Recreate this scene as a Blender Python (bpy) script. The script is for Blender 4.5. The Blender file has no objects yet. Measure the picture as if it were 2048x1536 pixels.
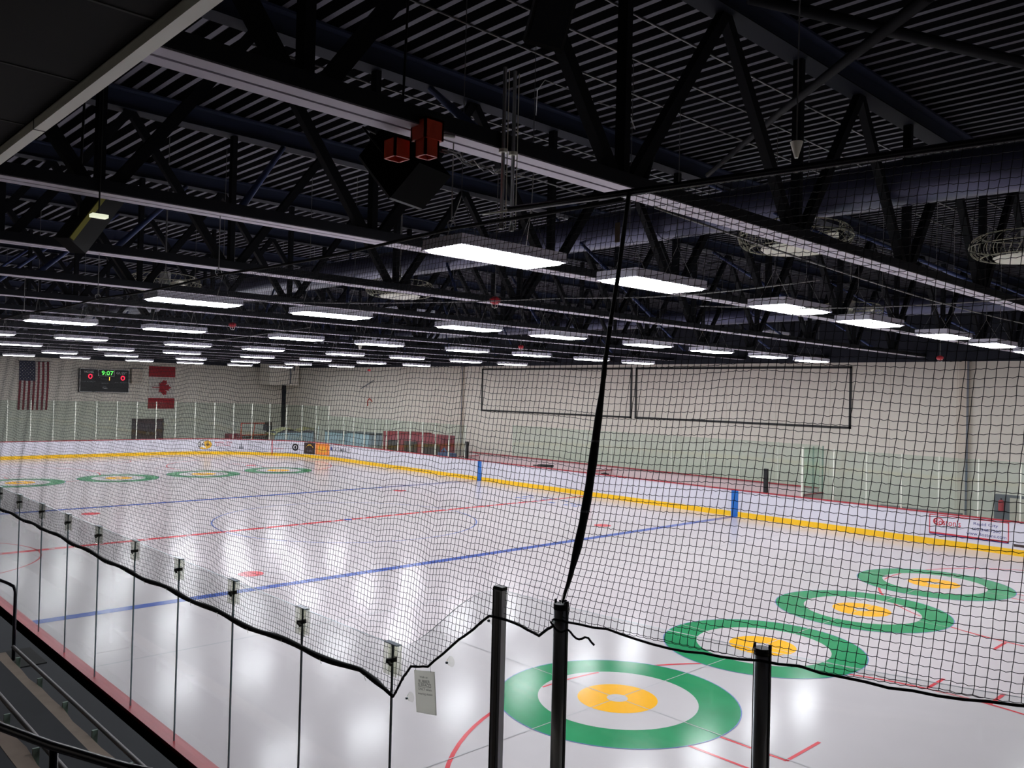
import bpy, math, random
import numpy as np
from mathutils import Vector, Matrix
random.seed(4); RNG = np.random.RandomState(7)
SC = bpy.context.scene; COL = SC.collection
ft = .3048
# ------------------------------------------------------------------ camera, world, exposure
CP = Vector((-16.421, -25.597, 4.6245))
def cam_axes(yaw=.7595, pitch=.0119, roll=.0256):
    f = Vector((math.sin(yaw)*math.cos(pitch), math.cos(yaw)*math.cos(pitch), math.sin(pitch)))
    r = Vector((math.cos(yaw), -math.sin(yaw), 0)); u = r.cross(f)
    c, s = math.cos(roll), math.sin(roll)
    return c*r+s*u, -s*r+c*u, f
CR, CU, CF = cam_axes(); FPX = 1673.8
cd = bpy.data.cameras.new('camera'); cam = bpy.data.objects.new('camera', cd); COL.objects.link(cam)
cd.sensor_width = 36; cd.lens = 36*FPX/2048; cd.clip_start = .05; cd.clip_end = 300
cam.matrix_world = Matrix(((CR.x, CU.x, -CF.x, CP.x), (CR.y, CU.y, -CF.y, CP.y), (CR.z, CU.z, -CF.z, CP.z), (0, 0, 0, 1)))
SC.camera = cam
def ray(px, py): return CF+CR*((px-1024)/FPX)-CU*((py-768)/FPX)
def onX(px, py, X): d = ray(px, py); return CP+d*((X-CP.x)/d.x)
def onY(px, py, Y): d = ray(px, py); return CP+d*((Y-CP.y)/d.y)
def onZ(px, py, Z): d = ray(px, py); return CP+d*((Z-CP.z)/d.z)
w = bpy.data.worlds.new('world'); SC.world = w; w.use_nodes = True
w.node_tree.nodes['Background'].inputs[0].default_value = (.05, .06, .09, 1)
w.node_tree.nodes['Background'].inputs[1].default_value = .03
SC.view_settings.view_transform = 'Standard'; SC.view_settings.look = 'None'
SC.view_settings.exposure = 1.3; SC.view_settings.gamma = 1; SC.view_settings.use_curve_mapping = False
cy = SC.cycles
cy.max_bounces = 7; cy.diffuse_bounces = 4; cy.glossy_bounces = 3; cy.transparent_max_bounces = 48
cy.caustics_reflective = False; cy.caustics_refractive = False; cy.sample_clamp_indirect = 6
cy.use_denoising = True
LIGHT_STRENGTH = 19.0
# ------------------------------------------------------------------ materials
def srgb(c):
    return tuple(((v/255)/12.92 if v <= 10 else ((v/255+.055)/1.055)**2.4) for v in c)
def mat(name, rgb, rough=.6, metal=0, noise=0, scale=8, emit=None, es=0, bump=0, spec=.5, lin=False):
    m = bpy.data.materials.new(name); m.use_nodes = True; nt = m.node_tree; b = nt.nodes['Principled BSDF']
    c = tuple(rgb) if lin else srgb(rgb)
    b.inputs['Base Color'].default_value = (*c, 1); b.inputs['Roughness'].default_value = rough
    b.inputs['Metallic'].default_value = metal; b.inputs['Specular IOR Level'].default_value = spec
    if noise or bump:
        tc = nt.nodes.new('ShaderNodeTexCoord'); n = nt.nodes.new('ShaderNodeTexNoise'); n.inputs['Scale'].default_value = scale
        n.inputs['Detail'].default_value = 4
        nt.links.new(tc.outputs['Object'], n.inputs['Vector'])
        if noise:
            mx = nt.nodes.new('ShaderNodeMix'); mx.data_type = 'RGBA'
            mx.inputs['A'].default_value = (*[v*(1-noise) for v in c], 1); mx.inputs['B'].default_value = (*[min(1, v*(1+noise)) for v in c], 1)
            nt.links.new(n.outputs['Fac'], mx.inputs['Factor']); nt.links.new(mx.outputs['Result'], b.inputs['Base Color'])
        if bump:
            bp = nt.nodes.new('ShaderNodeBump'); bp.inputs['Strength'].default_value = bump; bp.inputs['Distance'].default_value = .01
            nt.links.new(n.outputs['Fac'], bp.inputs['Height']); nt.links.new(bp.outputs['Normal'], b.inputs['Normal'])
    if emit:
        b.inputs['Emission Color'].default_value = (*srgb(emit), 1); b.inputs['Emission Strength'].default_value = es
    return m
def ice_mat(name, rgb, nz=.03):
    m = mat(name, rgb, .16, noise=nz, scale=1.7)
    nt = m.node_tree; b = nt.nodes['Principled BSDF']; b.inputs['IOR'].default_value = 1.31; b.inputs['Specular IOR Level'].default_value = .2
    tc = nt.nodes.new('ShaderNodeTexCoord'); mp = nt.nodes.new('ShaderNodeMapping'); mp.inputs['Scale'].default_value = (9, .35, 1); mp.inputs['Rotation'].default_value = (0, 0, .12)
    n = nt.nodes.new('ShaderNodeTexNoise'); n.inputs['Scale'].default_value = 3; n.inputs['Detail'].default_value = 5
    nt.links.new(tc.outputs['Object'], mp.inputs[0]); nt.links.new(mp.outputs[0], n.inputs['Vector'])
    r = nt.nodes.new('ShaderNodeMapRange'); r.inputs['To Min'].default_value = .13; r.inputs['To Max'].default_value = .20
    nt.links.new(n.outputs['Fac'], r.inputs['Value']); nt.links.new(r.outputs[0], b.inputs['Roughness'])
    bp = nt.nodes.new('ShaderNodeBump'); bp.inputs['Strength'].default_value = .02; bp.inputs['Distance'].default_value = .004
    nt.links.new(n.outputs['Fac'], bp.inputs['Height']); nt.links.new(bp.outputs['Normal'], b.inputs['Normal'])
    return m
def glass_mat(name, tint, refl=1.0):
    m = bpy.data.materials.new(name); m.use_nodes = True; nt = m.node_tree; nt.nodes.clear()
    o = nt.nodes.new('ShaderNodeOutputMaterial'); t = nt.nodes.new('ShaderNodeBsdfTransparent'); g = nt.nodes.new('ShaderNodeBsdfGlossy')
    g.inputs['Roughness'].default_value = .03; t.inputs[0].default_value = (*tint, 1)
    lw = nt.nodes.new('ShaderNodeLayerWeight'); lw.inputs['Blend'].default_value = .5; mx = nt.nodes.new('ShaderNodeMixShader')
    pw = nt.nodes.new('ShaderNodeMath'); pw.operation = 'POWER'; pw.inputs[1].default_value = 5
    mu = nt.nodes.new('ShaderNodeMath'); mu.operation = 'MULTIPLY_ADD'; mu.inputs[1].default_value = .9*refl; mu.inputs[2].default_value = .035*refl
    nt.links.new(lw.outputs['Facing'], pw.inputs[0]); nt.links.new(pw.outputs[0], mu.inputs[0]); nt.links.new(mu.outputs[0], mx.inputs[0])
    nt.links.new(t.outputs[0], mx.inputs[1]); nt.links.new(g.outputs[0], mx.inputs[2]); nt.links.new(mx.outputs[0], o.inputs[0])
    return m
M = dict(
 ice=ice_mat('ice_white', (199, 192, 194)), green=ice_mat('ice_green', (42, 142, 92), .22), yellow=ice_mat('ice_yellow', (250, 182, 30), .05),
 blue=ice_mat('ice_blue', (74, 98, 172), .08), red=ice_mat('ice_red', (214, 80, 88), .08), thinblue=ice_mat('ice_thin_blue', (110, 130, 190)),
 thinred=ice_mat('ice_thin_red', (205, 110, 112)), thingrey=ice_mat('ice_thin_grey', (186, 184, 186)),
 board=mat('board_white', (214, 213, 222), .25), kick=mat('kick_yellow', (245, 195, 30), .3), cap=mat('cap_red', (170, 50, 60), .4, noise=.08),
 bblue=mat('board_blue', (30, 105, 185), .3), bred=mat('board_red', (178, 40, 44), .3), dark=mat('dark_back', (22, 22, 24), .7),
 wall=mat('wall_beige', (231, 223, 211), .8, noise=.05, scale=1.2), wupper=mat('upper_wall_dark', (30, 33, 46), .8), wall2=mat('wall_joint', (214, 202, 188), .8),
 conc=mat('concrete', (95, 95, 95), .8, noise=.15, scale=4), white=mat('white_paint', (225, 225, 225), .5),
 chord=mat('chord_lit_underside', (206, 199, 214), .55, noise=.06, scale=3), chordside=mat('chord_dark_side', (17, 19, 27), .7, spec=.3), web=mat('web_black_steel', (11, 13, 20), .7, spec=.25),
 topfl=mat('top_chord_flange', (17, 21, 34), .7, spec=.2), spot=mat('spot_lens', (220, 225, 200), .5, emit=(240, 245, 215), es=.35), topch=mat('top_chord_navy', (44, 52, 76), .5), rib=mat('deck_rib_steel', (84, 83, 96), .6, noise=.1, scale=6), rec=mat('deck_recess_shade', (13, 15, 24), .9),
 tube=mat('brace_blue_steel', (74, 88, 136), .4), duct=mat('duct_steel', (84, 86, 112), .34, .4, noise=.08, scale=2),
 housing=mat('fixture_white', (236, 234, 250), .4), lamp=mat('lamp_lens', (255, 255, 255), .5, emit=(247, 249, 255), es=LIGHT_STRENGTH),
 offlamp=mat('unlit_lens', (205, 205, 200), .4), wire=mat('steel_wire', (150, 150, 150), .4, .6), black=mat('black_paint', (14, 14, 16), .5),
 netm=mat('net_cord', (20, 21, 30), .7), rope=mat('net_rope', (10, 10, 16), .75, bump=.4, scale=60),
 alu=mat('dark_aluminium', (196, 199, 204), .30, .75), post=mat('pale_post', (226, 228, 214), .35), soffit=mat('soffit_black', (14, 14, 13), .9),
 grid=mat('soffit_grid', (42, 42, 38), .7), trim=mat('soffit_trim', (246, 246, 232), .4), orange=mat('orange_paint', (205, 66, 34), .5, noise=.1),
 bench=mat('bench_beige', (140, 122, 108), .75, noise=.25, scale=5), mats=mat('rubber_black', (40, 41, 46), .85, noise=.15, scale=10), pipe=mat('rail_steel_grey', (104, 98, 100), .45, .3),
 rail=mat('rail_black', (26, 26, 38), .22), fin=mat('bracket_green', (120, 140, 128), .5), step=mat('riser_dark', (26, 25, 24), .9),
 paper=mat('sign_paper', (188, 188, 182), .7), ink=mat('ink_dark', (50, 50, 58), .7), flagwhite=mat('flag_white', (214, 206, 198), .8),
 flagred=mat('flag_red', (164, 36, 46), .8), oldred=mat('old_glory_red', (132, 44, 54), .8), flagblue=mat('flag_blue', (40, 44, 74), .8),
 spk=mat('speaker_black', (8, 8, 9), .9, spec=.1), sb=mat('scoreboard_black', (16, 18, 20), .5), led_r=mat('led_red', (60, 5, 8), .5, emit=(255, 30, 60), es=1.6), led_g=mat('led_green', (5, 40, 10), .5, emit=(90, 235, 90), es=1.0),
 led_y=mat('led_amber', (50, 30, 5), .5, emit=(255, 170, 60), es=1.6), tan=mat('tan_tarp', (178, 172, 128), .8), pblue=mat('pale_blue_plastic', (170, 190, 204), .5),
 redbox=mat('red_box', (150, 52, 62), .7, noise=.15, scale=3), bluebox=mat('blue_box', (62, 84, 128), .6), door=mat('door_brown', (66, 44, 46), .6), gold=mat('logo_gold', (226, 176, 50), .5),
 adred=mat('ad_red', (196, 50, 62), .5), adblue=mat('ad_blue', (52, 62, 130), .5), adorange=mat('ad_orange', (240, 142, 62), .5), adbrown=mat('ad_brown', (58, 44, 40), .5), adgrey=mat('ad_grey', (110, 112, 120), .5),
 glass=glass_mat('rink_glass', (.915, .968, .94)), nglass=glass_mat('near_rink_glass', (.958, .975, .968)), gedge=mat('glass_edge', (120, 140, 150), .3), clip=glass_mat('clip_acrylic', (.86, .87, .82)),
 yellowed=mat('heater_yellow', (150, 146, 60), .6), pink=mat('pale_pink_panel', (222, 200, 200), .5), seam=mat('glass_joint', (40, 42, 46), .5), mesh_w=mat('cage_wire', (170, 170, 150), .5))
def paper_mat():
    m = mat('sign_paper_translucent', (206, 205, 200), .8); nt = m.node_tree; b = nt.nodes['Principled BSDF']; o = nt.nodes['Material Output']
    t = nt.nodes.new('ShaderNodeBsdfTranslucent'); t.inputs[0].default_value = (.75, .74, .70, 1); mx = nt.nodes.new('ShaderNodeMixShader'); mx.inputs[0].default_value = .85
    nt.links.new(b.outputs[0], mx.inputs[1]); nt.links.new(t.outputs[0], mx.inputs[2]); nt.links.new(mx.outputs[0], o.inputs[0]); return m
M['paper'] = paper_mat()
# ------------------------------------------------------------------ mesh helpers
class MB:
    def __init__(s): s.v = []; s.f = []; s.m = []; s.slots = []
    def slot(s, k):
        if k not in s.slots: s.slots.append(k)
        return s.slots.index(k)
    def add(s, vs, fs, k):
        o = len(s.v); s.v += [tuple(v) for v in vs]; i = s.slot(k)
        for f in fs: s.f.append(tuple(o+a for a in f)); s.m.append(i)
        return s
    def box(s, a, b, k, rot=None, c=None):
        x0, y0, z0 = a; x1, y1, z1 = b
        vs = [Vector(p) for p in ((x0,y0,z0),(x1,y0,z0),(x1,y1,z0),(x0,y1,z0),(x0,y0,z1),(x1,y0,z1),(x1,y1,z1),(x0,y1,z1))]
        if rot is not None:
            c = Vector(c) if c is not None else (vs[0]+vs[6])/2
            vs = [rot@(v-c)+c for v in vs]
        return s.add(vs, [(0,3,2,1),(4,5,6,7),(0,1,5,4),(1,2,6,5),(2,3,7,6),(3,0,4,7)], k)
    def tube(s, pts, r, k, n=8, cap=True):
        pts = [Vector(p) for p in pts]; N = len(pts); rs = r if isinstance(r, (list, tuple)) else [r]*N
        vs = []; up = None
        for i, p in enumerate(pts):
            d = (pts[min(i+1, N-1)]-pts[max(i-1, 0)]).normalized()
            if up is None: up = Vector((0, 0, 1)) if abs(d.z) < .9 else Vector((1, 0, 0))
            a = d.cross(up).normalized(); b = a.cross(d).normalized(); up = b
            for j in range(n):
                t = 2*math.pi*j/n; vs.append(p+(a*math.cos(t)+b*math.sin(t))*rs[i])
        fs = [(i*n+j, i*n+(j+1) % n, (i+1)*n+(j+1) % n, (i+1)*n+j) for i in range(N-1) for j in range(n)]
        if cap: fs += [tuple(range(n))[::-1], tuple((N-1)*n+j for j in range(n))]
        return s.add(vs, fs, k)
    def bar(s, p, q, wd, h, k, side=None):
        p = Vector(p); q = Vector(q); d = (q-p).normalized()
        a = Vector(side) if side is not None else d.cross(Vector((0, 0, 1)))
        if a.length < .01: a = Vector((1, 0, 0))
        a.normalize(); b = a.cross(d).normalized()
        vs = [e+a*x*wd/2+b*y*h/2 for e in (p, q) for x, y in ((-1,-1),(1,-1),(1,1),(-1,1))]
        return s.add(vs, [(0,1,2,3),(7,6,5,4),(0,4,5,1),(1,5,6,2),(2,6,7,3),(3,7,4,0)], k)
    def quad(s, a, b, c, d, k): return s.add([a, b, c, d], [(0, 1, 2, 3)], k)
    def build(s, name, parent=None, smooth=False):
        me = bpy.data.meshes.new(name); me.from_pydata(s.v, [], s.f); me.update()
        for k in s.slots: me.materials.append(M[k])
        me.polygons.foreach_set('material_index', s.m)
        if smooth: me.polygons.foreach_set('use_smooth', [True]*len(s.f))
        o = bpy.data.objects.new(name, me); COL.objects.link(o)
        if parent: o.parent = parent
        return o
def tag(o, label=None, cat=None, group=None, kind=None):
    if label: o['label'] = label
    if cat: o['category'] = cat
    if group: o['group'] = group
    if kind: o['kind'] = kind
    return o
def thing(name, label, cat, loc=(0, 0, 0), rz=0, group=None):
    o = bpy.data.objects.new(name, None); COL.objects.link(o); o.location = loc; o.rotation_euler = (0, 0, rz); o.empty_display_size = .1
    return tag(o, label, cat, group)
def copy_tree(o, parent=None):
    c = o.copy(); COL.objects.link(c); c.parent = parent
    for ch in [x for x in COL.objects if x.parent == o and x != c]: copy_tree(ch, c)
    return c
KIDS = {}
def copy_tree_fast(o, parent=None):
    if o.name not in KIDS: KIDS[o.name] = list(o.children)
    c = o.copy(); COL.objects.link(c); c.parent = parent
    for ch in KIDS[o.name]: copy_tree_fast(ch, c)
    return c
_tc = {}
def text_polys(txt, bold=False):
    if txt in _tc: return _tc[txt]
    cu = bpy.data.curves.new('t', 'FONT'); cu.body = txt; cu.align_x = 'LEFT'; cu.resolution_u = 2
    if bold: cu.offset = .004
    o = bpy.data.objects.new('t', cu); COL.objects.link(o); dg = bpy.context.evaluated_depsgraph_get(); dg.update()
    me = o.evaluated_get(dg).to_mesh(); vs = [tuple(v.co) for v in me.vertices]; fs = [tuple(p.vertices) for p in me.polygons]
    bpy.data.objects.remove(o); bpy.data.curves.remove(cu)
    x0 = min(v[0] for v in vs); x1 = max(v[0] for v in vs); y0 = min(v[1] for v in vs); y1 = max(v[1] for v in vs)
    _tc[txt] = ([((v[0]-x0)/(x1-x0), (v[1]-y0)/(y1-y0)) for v in vs], fs)
    return _tc[txt]
def put_text(mb, txt, fn, a0, a1, b0, b1, k):
    """fn(a,b)->3D; text fills the rectangle a0..a1 (along reading direction), b0..b1 (up)"""
    vs, fs = text_polys(txt, True)
    mb.add([fn(a0+(a1-a0)*u, b0+(b1-b0)*v) for u, v in vs], fs, k)
ORD = ['first', 'second', 'third', 'fourth', 'fifth', 'sixth', 'seventh', 'eighth', 'ninth', 'tenth', 'eleventh', 'twelfth', 'thirteenth', 'fourteenth', 'fifteenth', 'sixteenth', 'seventeenth', 'eighteenth']
# ------------------------------------------------------------------ rink path
HW, HL, RC = 12.95, 30.48, 8.53
SA = HL-RC; ARC = math.pi/2*RC; SE = HW-RC
TOT = 4*SA+4*ARC+4*SE
def bpath(s, d=0):
    """s from far side centre towards +Y, counter-clockwise; d = distance outward"""
    s %= TOT; R = RC+d; segs = [(SA, 'R1'), (ARC, 0), (2*SE, 'T'), (ARC, 1), (2*SA, 'L'), (ARC, 2), (2*SE, 'B'), (ARC, 3), (SA, 'R2')]
    for L, t in segs:
        if s <= L: break
        s -= L
    if t == 'R1': return Vector((HW+d, s, 0))
    if t == 'R2': return Vector((HW+d, -SA+s, 0))
    if t == 'T': return Vector((SE-s, HL+d, 0))
    if t == 'L': return Vector((-HW-d, SA-s, 0))
    if t == 'B': return Vector((-SE+s, -HL-d, 0))
    c = [(SE, SA), (-SE, SA), (-SE, -SA), (SE, -SA)][t]; th = t*math.pi/2+s/RC
    return Vector((c[0]+R*math.cos(th), c[1]+R*math.sin(th), 0))
def pathpts(s0, s1, step=.4):
    n = max(1, int(abs(s1-s0)/step)); return [s0+(s1-s0)*i/n for i in range(n+1)]
def sweep(mb, ss, d0, d1, z0, z1, k):
    vs = []
    for s in ss:
        a = bpath(s, d0); b = bpath(s, d1)
        vs += [(a.x, a.y, z0), (b.x, b.y, z0), (b.x, b.y, z1), (a.x, a.y, z1)]
    n = len(ss); fs = [(4*i+j, 4*i+(j+1) % 4, 4*i+4+(j+1) % 4, 4*i+4+j) for i in range(n-1) for j in range(4)]
    fs += [(3, 2, 1, 0), (4*n-4, 4*n-3, 4*n-2, 4*n-1)]
    return mb.add(vs, fs, k)
def smooth0(t): t = max(0, min(1, t)); return t*t*(3-2*t)
# ------------------------------------------------------------------ structure: floor, walls, ceiling
mb = MB(); mb.box((-30, -38, -.3), (18, 38, -.02), 'conc'); tag(mb.build('floor'), 'grey concrete floor around the rink', kind='structure')
WX, WY = 16.9, 36.5
def wall_mb(): return MB()
mb = MB(); mb.box((WX, -38, -.02), (WX+.3, WY+.3, 6.25), 'wall').box((WX, -38, 6.25), (WX+.3, WY+.3, 9.2), 'wupper')
for i in range(30): mb.box((WX-.004, -34+2.44*i, 0), (WX+.01, -34+2.44*i+.02, 6.25), 'wall2')
tag(mb.build('wall_right'), 'beige panel wall behind the players benches', kind='structure')
mb = MB(); mb.box((-30, WY, -.02), (WX, WY+.3, 6.25), 'wall').box((-30, WY, 6.25), (WX, WY+.3, 9.2), 'wupper')
for i in range(18): mb.box((-29+2.44*i, WY-.004, 0), (-29+2.44*i+.02, WY+.01, 6.25), 'wall2')
tag(mb.build('wall_back'), 'beige panel wall behind the far end of the rink', kind='structure')
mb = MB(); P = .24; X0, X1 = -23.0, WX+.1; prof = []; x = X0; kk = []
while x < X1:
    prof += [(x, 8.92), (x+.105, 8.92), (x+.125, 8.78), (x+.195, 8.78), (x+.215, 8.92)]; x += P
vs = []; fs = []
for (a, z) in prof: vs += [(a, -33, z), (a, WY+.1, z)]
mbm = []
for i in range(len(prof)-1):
    mb.add([vs[2*i], vs[2*i+2], vs[2*i+3], vs[2*i+1]], [(0, 1, 2, 3)], 'rib' if i % 5 == 2 else 'rec')  # recess faces near black: their shade is put into the colour
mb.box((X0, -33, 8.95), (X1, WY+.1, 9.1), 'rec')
tag(mb.build('ceiling'), 'corrugated steel roof deck with pale ribs and recesses painted dark as shade', kind='structure')
mb = MB(); mb.box((-23.4, -34, -.02), (-23.1, WY+.3, 9.1), 'wall'); tag(mb.build('wall_left'), 'beige wall at the back of the stands', kind='structure')
mb = MB(); mb.box((-23.1, -34.3, -.02), (WX, -34, 9.1), 'wall'); tag(mb.build('wall_front'), 'beige wall behind the near end of the rink', kind='structure')
# soffit over the stands
SX = -14.78
mb = MB(); mb.box((-23, -34, 6.46), (SX-.09, 20, 8.7), 'soffit'); tag(mb.build('ceiling_soffit'), 'black suspended ceiling over the stands', kind='structure')
mb = MB()
for i in range(6): mb.box((-16-.61*2*i-.012, -34, 6.452), (-16-.61*2*i+.012, 20, 6.462), 'grid')
for i in range(44): mb.box((-23, -33.5+1.22*i, 6.454), (SX-.1, -33.5+1.22*i+.02, 6.463), 'grid')
tag(mb.build('trim_1'), 'dark metal grid of the suspended ceiling', kind='structure')
mb = MB(); mb.box((SX-.075, -34, 6.40), (SX, 20, 6.47), 'trim'); mb.box((SX-.075, -34, 6.47), (SX-.03, 20, 8.7), 'soffit')
for yy in (-19.0, -15.9): mb.box((SX-.077, yy, 6.398), (SX+.002, yy+.012, 6.472), 'grid')
tag(mb.build('trim_2'), 'white metal edge trim of the black ceiling', kind='structure')
# door in end wall
d = tag(MB().box((5.15, WY-.06, 0), (5.28, WY+.02, 2.14), 'adbrown').box((7.27, WY-.06, 0), (7.40, WY+.02, 2.14), 'adbrown').box((5.15, WY-.06, 2.07), (7.40, WY+.02, 2.16), 'adbrown').build('door_1'), 'dark brown double door in the far end wall', kind='structure')
for x0 in (5.28, 6.28):
    lf = MB().box((x0+.005, WY-.045, .01), (x0+.985, WY-.01, 2.07), 'door').build('door_leaf', d)
    MB().box((6.2 if x0 < 6 else 6.32, WY-.09, 1.0), (6.23 if x0 < 6 else 6.35, WY-.045, 1.2), 'wire').build('door_handle', lf)
# ------------------------------------------------------------------ ice with painted markings
def ice():
    mb = MB(); pts = [bpath(s, 0) for s in pathpts(0, TOT-.01, .35)]
    mb.add([(p.x, p.y, 0) for p in pts], [tuple(range(len(pts)))], 'ice')
    def rect(x0, y0, x1, y1, k, z): mb.add([(x0,y0,z),(x1,y0,z),(x1,y1,z),(x0,y1,z)], [(0,1,2,3)], k)
    def ring(cx, cy, r0, r1, k, z, a0=0, a1=2*math.pi, n=96):
        vs = []; full = a1-a0 > 6.28
        for i in range(n+1):
            t = a0+(a1-a0)*i/n; vs += [(cx+r0*math.cos(t), cy+r0*math.sin(t), z), (cx+r1*math.cos(t), cy+r1*math.sin(t), z)]
        mb.add(vs, [(2*i, 2*i+1, 2*i+3, 2*i+2) for i in range(n)], k)
    def disc(cx, cy, r, k, z, n=64): mb.add([(cx+r*math.cos(2*math.pi*i/n), cy+r*math.sin(2*math.pi*i/n), z) for i in range(n)], [tuple(range(n))], k)
    Z1, Z2, Z3, Z4, Z5 = .0015, .003, .0045, .006, .0075
    e = HW-.01; SX_ = (-6.29, -2.0, 2.27, 6.55)
    for sg in (-1, 1):
        rect(-e, sg*7.66-.15, e, sg*7.66+.15, 'blue', Z2)
        gx = 11.0; rect(-gx, sg*27.13-.025, gx, sg*27.13+.025, 'red', Z1)
        ring(0, sg*27.13, 1.78, 1.83, 'thinred', Z1, 0 if sg < 0 else math.pi, math.pi if sg < 0 else 2*math.pi)
        T = sg*17.45
        for x in SX_:
            disc(x, T, 1.829, 'green', Z3); disc(x, T, 1.219, 'ice', Z4); disc(x, T, .61, 'yellow', Z5); disc(x, T, .16, 'ice', Z5+.001)
            ring(x, T, 1.829, 1.845, 'thinblue', Z3); 
            rect(x-.008, T-sg*6.4, x+.008, T+sg*3.66 if sg > 0 else T-3.66, 'thingrey', Z5+.0015) if sg < 0 else rect(x-.008, T-6.4, x+.008, T+3.66, 'thingrey', Z5+.0015)
        rect(-e, T-.008, e, T+.008, 'thingrey', Z5+.0012)
        rect(-e, T-sg*6.4-.03, e, T-sg*6.4+.03, 'thingrey', Z1)
        for cx in (-6.62, 6.68):
            cy_ = sg*21.03
            ring(cx, cy_, 4.62, 4.68, 'red', Z2); disc(cx, cy_, .305, 'red', Z2)
            # the arc shows through the white of the houses
            a_h = [x for x in SX_ if abs(x-cx) < 6]
            for x in a_h:
                N = 400; run = []
                for i in range(N+1):
                    t = 2*math.pi*i/N; px, py = cx+4.65*math.cos(t), cy_+4.65*math.sin(t); dd = math.hypot(px-x, py-T)
                    if .62 < dd < 1.2: run.append(t)
                    elif run:
                        if len(run) > 3: ring(cx, cy_, 4.63, 4.67, 'red', Z5, run[0], run[-1], 24)
                        run = []
            for sx in (-1, 1):
                for sy in (-1, 1):
                    bx = cx+sx*.29; by = cy_+sy*.76
                    rect(bx-.025, min(by, by+sy*1.15), bx+.025, max(by, by+sy*1.15), 'red', Z2)
                    rect(min(bx, bx+sx*.9), by-.025, max(bx, bx+sx*.9), by+.025, 'red', Z2)
                rect(min(cx+sx*4.66, cx+sx*5.35), cy_+.47-.03+.15, max(cx+sx*4.66, cx+sx*5.35), cy_+.47+.03+.15, 'red', Z2)
                rect(min(cx+sx*4.66, cx+sx*5.35), cy_-.30-.03, max(cx+sx*4.66, cx+sx*5.35), cy_-.30+.03, 'red', Z2)
        for x in (-6.7, 6.7): disc(x, sg*6.14, .305, 'red', Z2)
    rect(-e, -.13, e, .13, 'red', Z2)
    for i in range(20): rect(-12.2+i*1.28, -.06, -12.05+i*1.28, .06, 'ice', Z3)
    ring(0, 0, 4.55, 4.60, 'thinblue', Z2, n=128); disc(0, 0, .15, 'blue', Z4)
    ring(-HW, 0, 3.0, 3.05, 'thinred', Z2, -math.pi/2, math.pi/2)
    # painted pale lettering and patches in the ice near the far side and the far end
    fn = lambda a, b: (a, b, Z2)
    rnd = random.Random(3)
    for r_ in range(3):
        for i in range(9):
            x = 9.6+r_*.45; y = -2.2+i*.42+rnd.random()*.1; rect(x, y, x+.22, y+.25+rnd.random()*.1, 'thinblue', Z2) if rnd.random() < .8 else None
    rect(3.2, 27.6, 6.0, 27.9, 'thinblue', Z2)
    return tag(mb.build('ice_sheet'), 'white ice sheet painted with hockey lines and green and yellow curling houses', 'ice')
ice()
# ------------------------------------------------------------------ dasher boards
BD = thing('dasher_boards', 'white rink boards with red cap and yellow kick strip around the ice', 'rink boards')
allp = pathpts(0, TOT, .4)
sweep(MB(), allp, 0, .10, -.02, 1.03, 'board').build('board_wall', BD)
sweep(MB(), allp, -.012, 0, 0, .20, 'kick').build('kick_strip', BD)
sweep(MB(), allp, -.02, .13, 1.03, 1.07, 'cap').build('cap_rail', BD)
sweep(MB(), allp, .10, .115, 0, 1.03, 'dark').build('back_panel', BD)
def SL(Y): return SA+ARC+2*SE+ARC+(SA-Y)   # s on the near (left) side
for s in (7.66, TOT-7.66, SL(7.66), SL(-7.66)):
    sweep(MB(), [s-.15, s+.15], -.014, .0, 0.0, 1.03, 'bblue').build('blue_line_stripe', BD)
for s in (0, SL(0)): sweep(MB(), [s-.15, s+.15], -.014, .0, 0.0, 1.03, 'bred').build('centre_line_stripe', BD)
th = math.asin((27.13-SA)/RC)
for s in (SA+RC*th, SA+ARC+2*SE+RC*(math.pi/2-th), TOT-SA-RC*th): sweep(MB(), [s-.03, s+.03], -.015, .0, 0.0, 1.03, 'bred').build('goal_line_stripe', BD)
for i in range(80):
    s = i*2.44+.4
    if s < TOT: sweep(MB(), [s-.004, s+.004], -.0015, .0, .2, 1.03, 'thingrey').build('panel_joint', BD)
# advertising on the boards; a runs to the viewer's right = decreasing s on far side
def px2s(px, py=900):
    best = None
    d = ray(px, py)
    prev = None
    for i in range(4000):
        s = 60*i/4000-20
        p = bpath(s); v = Vector((p.x-CP.x, p.y-CP.y)); c = v.x*d.y-v.y*d.x
        if prev is not None and c*prev < 0 and s > -20: return s
        prev = c
    return 0
def ad(name, pa, pb, z0, z1, bg, texts=(), extra=None, label=None):
    s0, s1 = px2s(pa), px2s(pb)
    o = sweep(MB(), pathpts(s0, s1, .2), -.006, -.001, z0, z1, bg).build(name, BD) if bg else None
    if label and o: o['label'] = label
    mb = MB(); fn = lambda a, b: (lambda p: (p.x, p.y, z0+(z1-z0)*b))(bpath(s0+(s1-s0)*a, -.009))
    for t in texts:
        put_text(mb, t[0], fn, t[1], t[2], t[3], t[4], t[5])
    if extra: extra(mb, fn)
    if mb.v:
        q = mb.build('lettering' if o else name, o or BD)
        if label and not o: q['label'] = label
def ell(mb, fn, ca, cb, ra, rb, k, n=28): mb.add([fn(ca+ra*math.cos(2*math.pi*i/n), cb+rb*math.sin(2*math.pi*i/n)) for i in range(n)], [tuple(range(n))], k)
def ellring(mb, fn, ca, cb, ra, rb, wa, wb, k, t0=0, t1=6.2832, n=28):
    vs = []
    for i in range(n+1):
        t = t0+(t1-t0)*i/n; vs += [fn(ca+ra*math.cos(t), cb+rb*math.sin(t)), fn(ca+(ra-wa)*math.cos(t), cb+(rb-wb)*math.sin(t))]
    mb.add(vs, [(2*i, 2*i+1, 2*i+3, 2*i+2) for i in range(n)], k)
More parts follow.
